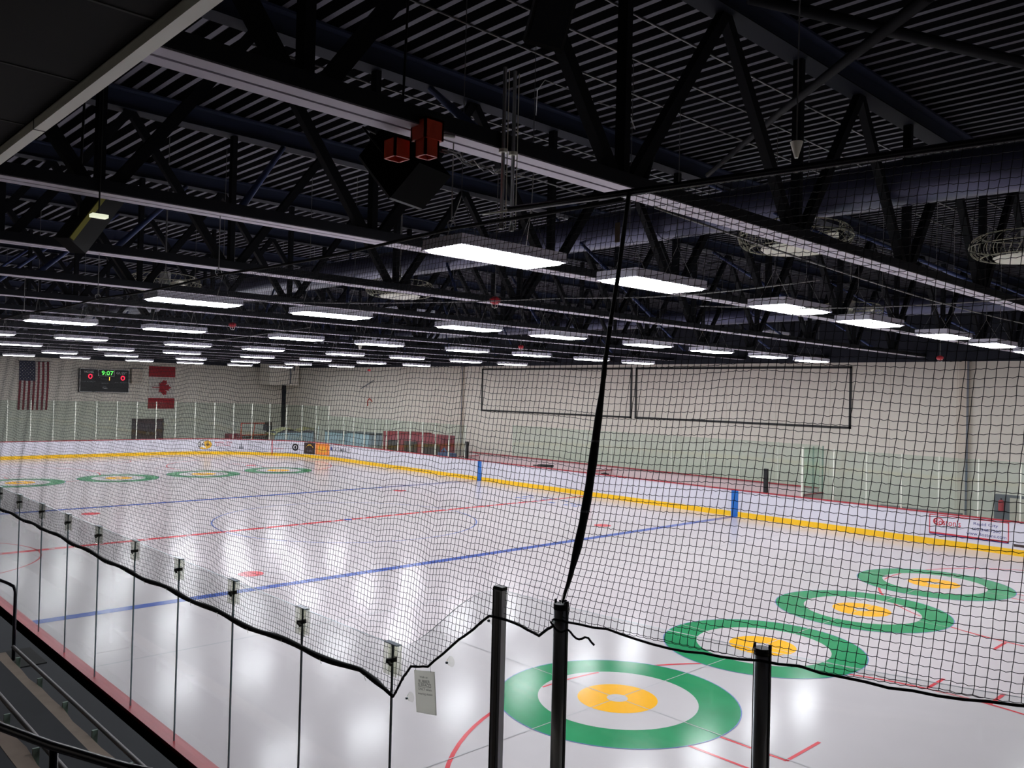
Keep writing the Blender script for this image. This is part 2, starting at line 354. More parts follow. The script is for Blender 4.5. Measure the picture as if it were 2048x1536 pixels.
def logo36(mb, fn):
    ell(mb, fn, .5, .5, .5, .5, 'black'); 
    fn2 = lambda a, b: Vector(fn(a, b))*1.0
    off = lambda k: (lambda a, b: tuple(Vector(fn(a, b))+Vector((CP.x-fn(a, b)[0], CP.y-fn(a, b)[1], 0)).normalized()*.002*k))
    ell(mb, off(1), .5, .5, .46, .44, 'white'); ell(mb, off(2), .68, .5, .3, .42, 'gold'); ell(mb, off(2), .45, .12, .3, .12, 'gold')
    put_text(mb, '36', off(3), .08, .48, .28, .78, 'black'); put_text(mb, '+', off(3), .55, .85, .3, .75, 'adbrown')
ad('advertisement', 395, 424, .36, .98, 'board', extra=logo36, label='oval black and gold 36 logo')
ad('advertisement', 430, 464, .30, .95, 'board', [('RAPID CITY', 0, 1, .68, .88, 'adred'), ('EYE CARE', .1, .9, .42, .58, 'adred'), ('348 2020', .1, .9, .1, .24, 'adgrey')], label='white advertisement with red lettering')
def tree(mb, fn):
    for c, h in ((.3, .6), (.55, .9), (.8, .5)): mb.add([fn(c-.15, .15), fn(c+.15, .15), fn(c, h)], [(0, 1, 2)], 'adgrey')
ad('advertisement', 474, 532, .30, .98, 'board', [('BLACK HILLS', .35, .98, .78, .9, 'adgrey'), ('DENTAL GROUP', .35, .9, .55, .66, 'adgrey'), ('605 342', .35, .8, .32, .42, 'adgrey'), ('www', .35, .95, .1, .2, 'adgrey')],
   extra=lambda mb, fn: tree(mb, lambda a, b: fn(a*.22+.02, b)), label='white advertisement with grey tree logo')
def eye(mb, fn):
    g = lambda a, b: fn(.72+a*.26, b)
    ellring(mb, g, .5, .5, .5, .36, .22, .16, 'black'); ell(mb, g, .5, .5, .16, .14, 'black')
ad('advertisement', 546, 598, .30, .98, 'board', [('VISION', .05, .55, .75, .88, 'adgrey'), ('HEARING CLINIC', .05, .62, .5, .6, 'adgrey'), ('RAPID', .05, .4, .25, .36, 'adred')], extra=eye, label='white advertisement with black eye logo')
def arcs(mb, fn):
    for k in range(3): ellring(mb, fn, .5, .5+.08*k, .34-.06*k, .3-.05*k, .03, .04, 'gold', .2, 2.9)
ad('advertisement', 608, 630, .24, 1.0, 'adbrown', [('CAFE', .25, .75, .2, .35, 'adgrey')], extra=arcs, label='dark brown advertisement with gold arcs')
ad('advertisement', 631, 659, .24, 1.0, 'adorange', [('B', .2, .8, .25, .75, 'gold')], label='plain orange advertisement')
ad('advertisement', 661, 702, .26, .98, 'board', [('LOCS MARCS', .08, .98, .4, .85, 'adgrey')], extra=lambda mb, fn: ell(mb, fn, .05, .65, .03, .2, 'adblue'), label='white advertisement with thin grey capitals')
for a, b in ((390, 536), (546, 600), (661, 704)):
    ad('advertisement', a, b, .22, .29, None, [('ADVERTISE HERE CALL THE ARENA  IMAGE ALL  SIGNS AND BANNERS', 0, 1, .1, .95, 'adblue')], label='line of tiny blue lettering below the advertisements')
def bost(mb, fn):
    for a0, a1, b0, b1, k in ((0, 1, .96, 1, 'adred'), (0, 1, .04, .12, 'adred'), (0, .012, .04, 1, 'adred'), (.988, 1, .04, 1, 'adred'), (0, 1, 0, .045, 'adblue')):
        mb.add([fn(a0, b0), fn(a1, b0), fn(a1, b1), fn(a0, b1)], [(0, 1, 2, 3)], k)
    ellring(mb, fn, .12, .66, .07, .2, .018, .05, 'adred')
    ellring(mb, fn, .27, .44, .16, .06, .01, .03, 'adgrey', 3.5, 6.0)
ad('advertisement', 1862, 2022, .34, 1.0, 'board', [("Boston's", .07, .41, .5, .82, 'adred'), ('Rapid City', .57, .87, .66, .85, 'adblue'), ('605-348-7200', .55, .9, .44, .58, 'adblue'), ('www.Bostons.com', .48, .97, .2, .36, 'adblue'),
   ], extra=bost, label='red framed advertisement reading Bostons Rapid City')
ad('advertisement', 2031, 2110, .28, .36, 'adbrown', label='dark strip right of the red framed advertisement')
# ------------------------------------------------------------------ rink glass
def barrier(label): return thing('glass_barrier', label, 'rink glass')
def pane(par, s0, s1, z1, off=.06, n=1, k='glass', z0s=None):
    mb = MB(); th_ = .012; ss = [s0+.006+(s1-s0-.012)*i/n for i in range(n+1)]
    vs = []
    for i, s in enumerate(ss):
        a = bpath(s, off-th_/2); b = bpath(s, off+th_/2); zt = z1 if z0s is None else z0s[i]
        vs += [(a.x, a.y, 1.07), (b.x, b.y, 1.07), (b.x, b.y, zt), (a.x, a.y, zt)]
    m = n+1
    mb.add(vs, [(4*i+1, 4*i+5, 4*i+6, 4*i+2) for i in range(n)]+[(4*i, 4*i+3, 4*i+7, 4*i+4) for i in range(n)], k)
    mb.add(vs, [(4*i+3, 4*i+2, 4*i+6, 4*i+7) for i in range(n)]+[(0, 1, 2, 3), (4*m-4, 4*m-1, 4*m-2, 4*m-3)], 'gedge')
    return mb.build('glass_panel', par)
def post(par, s, z1, k='post', r=.017, off=.06):
    p = bpath(s, off); q = bpath(s+.01, off); mb = MB(); ang = math.atan2(q.y-p.y, q.x-p.x)
    mb.box((p.x-r, p.y-r*1.3, 1.07), (p.x+r, p.y+r*1.3, z1), k, Matrix.Rotation(ang, 3, 'Z'), (p.x, p.y, 0))
    return mb.build('glass_post', par)
NB = barrier('low seamless clear glass along the near boards with small clips and dark joints')
NS = [SL(-20.884-1.066)]+[SL(-20.884+1.2195*i) for i in range(0, 36)]
for i in range(len(NS)-1):
    if i == 0:
        zs = [2.885+.56*smooth0(1-t/12) for t in range(13)]; pane(NB, NS[1], NS[0], 0, n=12, k='nglass', z0s=zs[::-1])
    else: pane(NB, NS[i+1], NS[i], 2.885, k='nglass')
for i in range(1, 26):
    p = bpath(NS[i], .06); z = 2.69
    g = MB().box((p.x-.022, p.y-.075, z-.01), (p.x-.016, p.y+.075, z+.2), 'clip').box((p.x+.016, p.y-.075, z-.01), (p.x+.022, p.y+.075, z+.2), 'clip').box((p.x-.022, p.y-.075, z+.2), (p.x+.022, p.y+.075, z+.206), 'gedge').build('glass_clip', NB)
    MB().box((p.x-.045, p.y-.012, z+.075), (p.x+.028, p.y+.012, z+.105), 'black').bar((p.x-.04, p.y, z+.09), (p.x-.045, p.y-.05, z+.075), .016, .016, 'black').build('latch', g)
    MB().box((p.x-.007, p.y-.005, 1.07), (p.x+.007, p.y+.005, z+.19), 'seam').build('joint_strip', NB)
NE = barrier('tall clear glass with dark aluminium posts around the near rink corner')
cs = [SL(-21.95), SL(-22.43), SL(-22.43)+1.15, SL(-22.43)+2.25]
while len(cs) < 12: cs.append(cs[-1]+1.19)
for i, s in enumerate(cs):
    p = bpath(s, .06); X, Y, z0, z1 = p.x, p.y, 1.07, 3.46
    if i == 0:
        o = MB().box((X-.02, Y-.036, z0), (X+.02, Y+.036, z1), 'alu').box((X-.024, Y-.012, z0), (X+.024, Y+.012, z1-.01), 'wire').build('glass_post', NE); o['label'] = 'flat dark bar post'
        MB().box((X-.021, Y+.034, z0), (X+.024, Y+.044, z1+.01), 'black').build('gasket', o)
        MB().box((X-.022, Y-.038, z1), (X+.022, Y+.038, z1+.02), 'black').build('post_cap', o)
    else:
        r = .042 if i == 1 else .036
        o = MB().tube([(X, Y, z0), (X, Y, z1)], r, 'alu', 20).build('glass_post', NE, True); o['label'] = 'round grey tube post'
        q = (bpath(s+.01, .06)-p).normalized(); a = p+q*r; b = p-q*r
        MB().bar((a.x, a.y, z0), (a.x, a.y, z1+.03), .014, .010, 'black').build('gasket', o); MB().bar((b.x, b.y, z0), (b.x, b.y, z1+.03), .014, .006, 'black').build('gasket', o)
        MB().tube([(X, Y, z1-.02), (X, Y, z1+.012)], r*1.04, 'black', 20).build('post_cap', o)
for i in range(len(cs)-1): pane(NE, cs[i], cs[i+1], 3.46, n=4, k='nglass')
R_ = TOT; FR = barrier('low green glass with cream posts on the far boards right of the benches')
fr = [-8.95, -10.46]
while fr[-1] > -21.3: fr.append(fr[-1]-1.2)
for i in range(1, len(fr)-1): pane(FR, R_+fr[i+1], R_+fr[i], 2.9)
for i in range(1, len(fr)): post(FR, R_+fr[i], 2.92, r=.03 if i == 1 else .019)
FL = barrier('low green glass with pale posts on the far boards left of the benches')
fl = [8.94, 10.35]+[10.35+1.19*i for i in range(1, 10)]+[SA+.9]
for i in range(len(fl)-1): pane(FL, fl[i], fl[i+1], 2.87, n=2 if i > 8 else 1)
for i in range(len(fl)-1): post(FL, fl[i], 2.88, r=.024 if i else .02)
FE = barrier('tall green glass with thin white posts around the far end of the rink')
fe = [SA+.9+1.23*i for i in range(0, 28)]
for i in range(len(fe)-1):
    pane(FE, fe[i], fe[i+1], 3.5, n=3); post(FE, fe[i], 3.52, r=.022)
for Y, l in ((8.82, 'short black padded post at the left end of the benches'), (-8.95, 'short black padded post at the right end of the benches')):
    tag(MB().box((12.97, Y-.07, 1.07), (13.09, Y+.07, 1.99), 'black').build('padded_post'), l, 'post')
# players benches behind far boards
B = thing('players_bench', 'pale pink bench enclosure with green glass behind the far boards', 'bench enclosure', (0, 0, 0))
MB().box((14.55, -10.3, 0), (14.65, 10.3, 1.28), 'pink').build('back_wall', B)
MB().box((14.50, -10.3, 1.28), (14.70, 10.3, 1.31), 'cap').build('back_cap', B)
for Y in (-10.46, 0, 9.6):
    MB().box((13.06, Y-.05, 0), (14.6, Y+.05, 1.12), 'pink').build('divider', B)
    MB().box((13.06, Y-.06, 1.12), (14.6, Y+.06, 1.15), 'cap').build('divider_cap', B)
MB().box((14.05, -9.8, .42), (14.4, 9.2, .47), 'bench').build('seat_plank', B)
BG = barrier('tall green glass behind the players benches ending in a return toward the ice'); yy = -10.3
for i in range(11):
    if i < 10: MB().box((14.594, yy+.01, 1.31), (14.606, yy+1.71, 2.95), 'glass').build('glass_panel', BG)
    MB().box((14.58, yy-.015, 1.31), (14.62, yy+.015, 2.97), 'post').build('glass_post', BG); yy += 1.72
for k, x0 in enumerate((13.02, 13.8)):
    MB().box((x0+.01, -10.47, 1.15), (x0+.77, -10.458, 2.9), 'glass').build('glass_panel', BG)
    MB().box((x0+.76, -10.49, 1.15), (x0+.80, -10.45, 2.93), 'fin').build('glass_post', BG)
tag(MB().box((13.2, 2.9, 1.07), (13.6, 3.6, 1.17), 'black', Matrix.Rotation(.3, 3, 'Z')).tube([(13.25, 2.6, 1.1), (13.1, 3.2, 1.14), (13.2, 3.9, 1.1)], .03, 'black').build('equipment_bag'), 'black bundle lying on the bench wall', 'bag')
tag(MB().box((12.98, -1.1, 1.07), (13.06, -.7, 1.12), 'black').box((13.0, -.98, 1.12), (13.04, -.82, 1.15), 'black').build('gate_latch'), 'black latch on the cap rail of the far boards', 'latch')
# ------------------------------------------------------------------ wall objects
for i, (y0, y1) in enumerate(((.72, 12.1), (-10.5, .5))):
    z0, z1 = 3.56, 6.1; mb = MB(); w_ = .09
    mb.box((WX-.05, y0, z0), (WX-.003, y1, z0+w_), 'black').box((WX-.05, y0, z1-w_), (WX-.003, y1, z1), 'black').box((WX-.05, y0, z0), (WX-.003, y0+w_, z1), 'black').box((WX-.05, y1-w_, z0), (WX-.003, y1, z1), 'black')
    tag(mb.build('wall_frame'), ['long black rectangular frame on the beige wall, the left of two', 'long black rectangular frame on the beige wall, the right of two'][i], 'frame')
for Y, l, w_ in ((-14.7, 'grey steel wall column right of the black frames', .2), (13.85, 'slim brown wall column left of the black frames', .1)):
    tag(MB().box((WX-.16, Y-w_, 0), (WX-.003, Y+w_*.6, 6.25), 'wall2').box((WX-.17, Y-w_-.02, 0), (WX-.15, Y-w_+.05, 6.25), 'adgrey').build('wall_column'), l, 'column')
def usflag():
    x0, x1, z0, z1, y = -2.1, -.33, 2.75, 5.98, WY-.05; W = x1-x0; H = z1-z0
    g = thing('flag', 'American flag hung vertically on the far wall', 'flag', (0, 0, 0))
    wav = lambda u, v: y-.03*math.sin(u*14+v*2)-.02*math.sin(v*5)
    mb = MB()
    def patch(u0, u1, v0, v1, k, off=0, n=3, m=24):
        vs = [(x0+W*(u0+(u1-u0)*i/n)+ .02*math.sin((v0+(v1-v0)*j/m)*4), wav(u0+(u1-u0)*i/n, v0+(v1-v0)*j/m)-off, z1-H*(v0+(v1-v0)*j/m)) for j in range(m+1) for i in range(n+1)]
        mb.add(vs, [(j*(n+1)+i, (j+1)*(n+1)+i, (j+1)*(n+1)+i+1, j*(n+1)+i+1) for j in range(m) for i in range(n)], k)
    for i in range(13): patch(i/13, (i+1)/13, 0, 1, 'oldred' if i % 2 == 0 else 'flagwhite')
    mb.build('stripes', g)
    mb = MB(); patch(0, 7/13, 0, .4, 'flagblue', .006, 8, 12); cn = mb.build('canton', g)
    st = MB()
    for r in range(11):
        for c in range(9):
            if (r+c) % 2: continue
            u = 7/13*(c+1)/10; v = .4*(r+1)/12; cx, cz = x0+W*u, z1-H*v
            vs = [(cx+(.036 if k % 2 == 0 else .015)*math.sin(k*math.pi/5), wav(u, v)-.016, cz+(.036 if k % 2 == 0 else .015)*math.cos(k*math.pi/5)) for k in range(10)]
            st.add(vs, [tuple(range(10))], 'flagwhite')
    st.build('stars', cn)
    MB().tube([(x0-.05, y+.02, z1), (x1+.05, y+.02, z1)], .02, 'black').build('flag_pole', g)
usflag()
def caflag():
    x0, x1, z0, z1, y = 6.22, 8.13, 2.9, 5.98, WY-.05; W = x1-x0; H = z1-z0
    g = thing('flag', 'Canadian flag hung vertically with leaf pointing right', 'flag')
    wav = lambda u, v: y-.03*math.sin(u*9+v*3)
    def patch(v0, v1, k, name):
        n, m = 12, 10; mb = MB(); vs = [(x0+W*i/n, wav(i/n, v0+(v1-v0)*j/m), z1-H*(v0+(v1-v0)*j/m)) for j in range(m+1) for i in range(n+1)]
        mb.add(vs, [(j*(n+1)+i, (j+1)*(n+1)+i, (j+1)*(n+1)+i+1, j*(n+1)+i+1) for j in range(m) for i in range(n)], k); return mb.build(name, g)
    patch(0, .25, 'flagred', 'red_band'); patch(.75, 1, 'flagred', 'red_band'); c = patch(.25, .75, 'flagwhite', 'white_field')
    half = [(0, 1), (.16, .70), (.32, .78), (.26, .36), (.46, .58), (.52, .46), (.76, .50), (.68, .30), (.80, .22), (.42, -.12), (.47, -.28), (.04, -.20), (.035, -.95)]
    pts = half+[(-a, b) for a, b in reversed(half[1:])]
    R_ = .72; cx, cz = (x0+x1)/2-.03, (z0+z1)/2
    mb = MB()
    ctr = (cx, y-.06, cz); vs = [ctr]+[(cx+b*R_, y-.06, cz-a*R_) for a, b in pts]
    mb.add(vs, [(0, 1+i, 1+(i+1) % len(pts)) for i in range(len(pts))], 'flagred'); mb.build('maple_leaf', c)
caflag()
def scoreboard():
    x0, x1, z0, z1, y = 1.52, 4.76, 4.02, 5.62, WY-.35
    g = thing('scoreboard', 'black electronic scoreboard on the far wall showing 9:07 between the flags', 'scoreboard')
    MB().box((x0, y, z0), (x1, WY-.003, z1), 'sb').build('cabinet', g)
    b = .03; mb = MB()
    for A in (((x0, z0), (x1, z0+b)), ((x0, z1-b), (x1, z1)), ((x0, z0), (x0+b, z1)), ((x1-b, z0), (x1, z1))): mb.box((A[0][0], y-.012, A[0][1]), (A[1][0], y-.001, A[1][1]), 'white')
    mb.build('edge_frame', g)
    W, H = x1-x0, z1-z0; fn = lambda a, c: (x0+W*a, y-.016, z0+H*c)
    mb = MB()
    for A in ((.36, .69, .70, .71), (.36, .69, .97, .98), (.36, .368, .70, .98), (.682, .69, .70, .98)): mb.add([fn(A[0], A[2]), fn(A[1], A[2]), fn(A[1], A[3]), fn(A[0], A[3])], [(0, 1, 2, 3)], 'white')
    mb.build('clock_frame', g)
    for nm, tx in (('lettering', [('HOME', .08, .27, .82, .91, 'white'), ('GUEST', .73, .95, .80, .90, 'white'), ('PLYR  PENALTY', .03, .32, .42, .47, 'adgrey'), ('PLYR  PENALTY', .70, .97, .41, .46, 'adgrey'), ('PERIOD', .42, .54, .56, .61, 'adgrey'), ('PENALTY', .43, .58, .36, .41, 'adgrey'), ('FACE', .46, .53, .23, .27, 'adgrey'), ('TIMER', .45, .56, .15, .2, 'white')]),
                   ('clock_digits', [('9:07', .43, .67, .74, .93, 'led_g')]), ('home_score', [('0', .16, .25, .57, .78, 'led_r')]), ('guest_score', [('0', .82, .91, .53, .74, 'led_r')]), ('period_digit', [('I', .585, .60, .52, .66, 'led_y')])):
        mb = MB()
        for t in tx: put_text(mb, t[0], fn, *t[1:5], t[5])
        mb.build(nm, g)
scoreboard()
tag(MB().box((4.9, WY-.5, 4.7), (5.6, WY-.003, 5.75), 'wall2').box((4.86, WY-.52, 5.72), (5.64, WY-.003, 5.76), 'adgrey').build('wall_cabinet'), 'pale box on the far wall between scoreboard and Canadian flag', 'box')
# boxed unit hanging in the far right corner, with dark pole below and hanger above
g = thing('heater_unit', 'large pale grey box hanging in the far right corner', 'heater', (0, 0, 0))
MB().box((14.2, 33.6, 4.85), (16.7, 35.2, 6.5), 'wall').build('casing', g)
MB().box((15.9, 33.55, 5.0), (16.0, 33.6, 6.6), 'adgrey').box((16.2, 33.55, 6.0), (16.3, 33.65, 8.78), 'adgrey').build('hanger', g)
tag(MB().box((15.05, 33.0, 0), (15.3, 33.2, 4.85), 'chordside').build('support_pole'), 'dark square pole below the grey corner box', 'pole')
def onring(px, py, y): return onY(px, py, y)
# hockey goal behind the far corner
def goal():
    g = thing('hockey_goal', 'red hockey goal frame standing behind the far corner glass', 'goal', (12.6, 32.5, 0.35))
    mb = MB(); a, h = 1.1, 1.62
    mb.tube([(-a, 0, 0), (-a, 0, h), (a, 0, h), (a, 0, 0)], .045, 'orange'); mb.tube([(0, .05, h), (0, .5, 0)], .03, 'orange'); mb.tube([(-a, 0, .75), (a, 0, .75)], .03, 'orange'); mb.tube([(-a, 0, 0), (-a, .9, 0), (a, .9, 0), (a, 0, 0)], .04, 'orange')
    mb.build('goal_frame', g)
    mb = MB()
    for i in range(15): mb.tube([(-a+i*2*a/14, .02, h), (-a+i*2*a/14, .9, 0)], .006, 'white', 4)
    for i in range(10): mb.tube([(-a, .02+.09*i, h-i*.17), (a, .02+.09*i, h-i*.17)], .006, 'white', 4)
    mb.build('goal_net', g)
goal()
tag(MB().box((-.25, -.2, 0), (.25, .2, .45), 'black').box((-.12, -.25, .35), (.2, .25, .6), 'adbrown').box((-.05, -.1, -1.45), (.05, .1, 0), 'black').build('glove_bundle'), 'dark bundle on a stand beside the red goal top corner', 'bag').location = (13.45, 32.2, 1.45)
tag(MB().box((-.5, -.4, 0), (.5, .4, 1.15), 'redbox').box((.5, -.4, 0), (2.4, .4, 1.0), 'adbrown').build('storage_crate'), 'dark reddish crate behind the far corner boards', 'crate').location = (11.5, 33.7, 0)
# tarp covered table
def table():
    g = thing('covered_table', 'table under a tan tarp beside the dark corner pole', 'table', (16.0, 31.2, 0), 0)
    mb = MB(); n = 14; vs = []
    for j in range(5):
        for i in range(n+1): vs.append((-1.8+3.6*i/n-.2, -.6+.3*j, 1.62-.1*math.sin(i*.9)-.12*(abs(j-2)-1)**2 - (.25 if i < 2 else 0)))
    g.location = (15.0, 31.3, 0)
    mb.add(vs, [(j*(n+1)+i, j*(n+1)+i+1, (j+1)*(n+1)+i+1, (j+1)*(n+1)+i) for j in range(4) for i in range(n)], 'tan'); mb.build('tarp', g)
    MB().box((-1.7, -.5, 1.3), (1.5, .5, 1.42), 'adgrey').box((-1.7, -.5, 0), (1.5, -.45, 1.3), 'pblue').build('table_body', g)
table()
for i, (px0, px1, py0, k, l) in enumerate(((652, 694, 862, 'pblue', 'pale blue container behind the far boards, left of the pair'), (696, 742, 864, 'pblue', 'pale blue container behind the far boards, right of the pair'))):
    a = onX(px0, py0, 14.4); b = onX(px1, py0, 14.4)
    tag(MB().box((14.3, b.y+.05, 0), (15.3, a.y-.05, a.z), k).box((14.28, b.y+.02, a.z-.05), (15.32, a.y-.02, a.z+.04), 'adgrey').build('container'), l, 'container')
rb = [(768, 800, 862, 'redbox', 'stacked dark red crate at the far boards, leftmost'), (800, 838, 863, 'redbox', 'stacked dark red crate at the far boards, second from left'), (838, 884, 868, 'redbox', 'stacked dark red crate at the far boards, rightmost')]
for i, (p0, p1, py, k, l) in enumerate(rb):
    a = onX(p0, py, 14.4); b = onX(p1, py, 14.4); h = a.z
    tag(MB().box((14.35, b.y+.02, 0), (15.4, a.y-.02, h), k).box((14.3, b.y+.1, h*.45), (14.35, a.y-.6, h*.75), 'adbrown').build('red_crate'), l, 'crate')
a = onX(888, 893, 14.0); tag(MB().box((13.8, a.y-.8, 0), (14.3, a.y+.3, 1.15), 'bluebox').tube([(14, a.y-.3, 1.15), (14, a.y, 1.4), (14, a.y+.2, 1.2)], .05, 'bluebox').build('blue_cart'), 'blue cart behind the far boards right of the red crates', 'cart')
a = onX(620, 850, 14.6)
tag(MB().tube([(14.2, 26.4, -.02), (14.5, 26.7, 2.0)], .04, 'white').build('hockey_stick'), 'pale stick leaning behind the far corner glass', 'stick')
tag(MB().tube([onX(722, 777, 16.8), onX(747, 761, 16.8)], .03, 'adgrey').build('wall_rod'), 'thin dark rod on the right wall below the roof', 'rod')
pts = [onX(735, 812, 16.8), onX(735, 802, 16.8), onX(739, 797, 16.8), onX(744, 803, 16.8)]
tag(MB().tube(pts, .035, 'orange').build('wall_hose'), 'small red hooked hose on the right wall', 'hose')
# low bench and doorway near right wall
tag(MB().box((15.9, -14.9, .6), (16.4, -12.0, .72), 'adgrey').box((15.95, -14.7, 0), (16.05, -14.5, .6), 'adgrey').box((15.95, -12.4, 0), (16.05, -12.2, .6), 'adgrey').build('low_bench'), 'low grey bench against the right wall behind the glass', 'bench')
g = thing('wall_cabinet', 'grey framed cabinet on the right wall above the red framed advertisement', 'cabinet')
MB().box((WX-.25, -18.4, .55), (WX-.003, -15.85, 1.5), 'adgrey').build('cabinet_frame', g)
MB().box((WX-.27, -18.3, .62), (WX-.25, -16.35, 1.42), 'wall2').build('cabinet_door', g)
tag(MB().tube([(0, 0, 0), (0, 0, .34), (0, 0, .38)], [.09, .09, .04], 'adred', 14).tube([(0, 0, .38), (0, 0, .44)], .03, 'black', 8).build('fire_extinguisher'), 'red fire extinguisher at the left end of the grey wall cabinet', 'extinguisher').location = (WX-.36, -16.1, .95)
# ------------------------------------------------------------------ roof trusses
TB, TT = 6.42, 8.60
def truss():
    g = thing('roof_truss', '', 'roof truss', (0, 0, 0), 0, 'roof trusses')
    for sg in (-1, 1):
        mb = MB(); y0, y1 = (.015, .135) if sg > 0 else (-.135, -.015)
        mb.box((-14.80, y0, TB), (WX-.05, y1, TB+.012), 'chord'); yi = .02*sg  # underside paler than the sides: light from the ice put into colour
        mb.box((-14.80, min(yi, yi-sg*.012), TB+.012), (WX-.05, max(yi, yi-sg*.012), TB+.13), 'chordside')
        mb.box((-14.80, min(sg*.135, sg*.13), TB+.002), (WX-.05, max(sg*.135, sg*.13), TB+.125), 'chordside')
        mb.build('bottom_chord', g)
    mb = MB(); mb.box((-14.80, -.13, TT-.11), (WX-.05, .13, TT-.095), 'topfl').box((-14.80, -.05, TT-.1), (WX-.05, .05, TT+.17), 'topch').box((-14.80, -.16, TT+.14), (WX-.05, .16, TT+.17), 'topch'); mb.build('top_chord', g)  # lower flange coloured darker than the web to cancel light from the ice
    for n in range(0, 10):
        x = -13.83+3.1*n
        for dx, wd in ((-1.55, .10), (0, .075), (1.55, .10)):
            if x+dx > WX-.1: continue
            MB().bar((x+dx*.06, 0, TB+.06), (x+dx, 0, TT-.1), wd, .11, 'web', (0, 1, 0) if 0 else None).build('web_member', g)
    return g
TY = [-20.93+3.85*k for k in range(-2, 15)]
T0 = truss()
for i, y in enumerate(TY):
    t = T0 if i == 0 else copy_tree_fast(T0)
    t.location = (0, y, 0)
    t['label'] = ('steel roof truss above and behind the camera, %s counted from the back' % ORD[i]) if i < 2 else 'dark steel roof truss with pale double bottom chord, %s counted away from the camera' % ORD[i-2]
def tube_thing(name, pts, r, k, label, cat, group=None, n=8):
    return tag(MB().tube(pts, r, k, n).build(name, smooth=True), label, cat, group)
for i, y in enumerate(TY[2:-1]):
    for j, x in enumerate((-12.4, -6.2, 0, 6.2, 12.4)):
        if i > 9 and j % 2: continue
        tube_thing('diagonal_brace', [(x, y, TB+.13), (x+2.5, y+3.85, TT-.1)], .04 if j % 2 == 0 else .03, 'tube', 'blue tubular brace rising from the %s truss, %s from the stands side' % (ORD[i], ORD[j]), 'brace', 'braces between the trusses')
tube_thing('diagonal_brace', [onZ(1415, 350, 8.5), onZ(1560, 225, 7.9), onZ(1860, -10, 6.9)], .04, 'web', 'long black tube crossing in front of the upper right roof', 'brace')
tube_thing('diagonal_brace', [onZ(1500, -5, 8.3), onZ(2100, 138, 8.3)], .06, 'web', 'thick black tube across the top right corner', 'brace')
tube_thing('diagonal_brace', [onZ(1290, 360, 6.6), onZ(1310, 300, 8.3)], .03, 'web', 'short black strut over the net corner', 'brace')
for i, z in enumerate((8.56,)*7):
    y = -19.9+i*.75+(i//3)*1.6
    tube_thing('conduit', [(-12, y, z+.208), (14, y, z+.208)], .012, 'wire', 'thin conduit under the roof deck, %s counted from the camera' % ORD[i], 'conduit', 'thin conduits', 5)
# ducts
def duct(pts, r, label):
    g = thing('air_duct', label, 'duct'); P_ = [Vector(p) for p in pts]
    MB().tube(P_, r, 'duct', 24).build('duct_body', g, True)
    d = (P_[-1]-P_[-2]); L = d.length; d.normalize(); n = int(L/2.4)
    for i in range(1, n): q = P_[-2]+d*(2.4*i); MB().tube([q-d*.02, q+d*.02], r+.012, 'duct', 24, False).build('duct_joint', g)
duct([(-1.5, -23.15, 7.6), (-4.0, -22.95, 7.6), (-4.55, -22.75, 7.6), (-4.83, -22.4, 7.6), (-4.9, -21.9, 7.6), (-4.9, 35.5, 7.6)], .31, 'large round grey duct running away under the roof from the right elbow')
duct([(12.5, -20.9, 7.55), (10.2, -20.8, 7.55), (9.7, -20.5, 7.55), (9.45, -19.9, 7.55), (9.45, 35.5, 7.55)], .27, 'round duct lit blue above the right light row')
# ceiling fans with wire guards
def fan(loc, label, r=.78):
    g = thing('ceiling_fan', label, 'fan', loc, 0, 'caged ceiling fans')
    mb = MB(); N = 40
    for i in range(N):
        a = 2*math.pi*i/N; tw = .35; pts = []
        for j in range(9):
            t = -math.pi/2+math.pi*j/8*1.0; rr = r-.16+.16*math.cos(t); z = .16*math.sin(t); aa = a+tw*j/8
            pts.append((rr*math.cos(aa), rr*math.sin(aa), z))
        mb.tube(pts, .005, 'mesh_w', 4, False)
    for rr, z in ((r, 0), (r-.16, -.16), (r-.16, .16)): mb.tube([(rr*math.cos(2*math.pi*i/40), rr*math.sin(2*math.pi*i/40), z) for i in range(41)], .01, 'mesh_w', 5, False)
    mb.build('wire_guard', g)
    MB().tube([(0, 0, -.2), (0, 0, -.16)], [r*.55, r*.6], 'trim', 32).build('base_disc', g)
    MB().tube([(0, 0, -.16), (0, 0, .25)], .12, 'white', 16).tube([(0, 0, .25), (0, 0, 1.7)], .02, 'wire').build('motor', g)
    for k in range(4):
        R3 = Matrix.Rotation(math.pi/2*k+.4, 3, 'Z'); b = MB(); b.add([R3@Vector(p) for p in ((.1, -.06, .0), (r-.2, -.09, .03), (r-.2, .09, -.01), (.1, .06, -.03))], [(0, 1, 2, 3)], 'trim'); b.build('blade', g)
    return g
F0 = fan(onZ(1590, 475, 6.95), 'wire caged ceiling fan under the near duct, the largest')
for px, py, l in ((2060, 492, 'caged ceiling fan cut by the right edge'), (800, 578, 'caged ceiling fan behind the brightest light'), (330, 566, 'caged ceiling fan above the upper left light row'), (1700, 622, 'caged ceiling fan low over the right light row')):
    f2 = copy_tree_fast(F0); f2.location = onZ(px, py, 6.95); f2['label'] = l
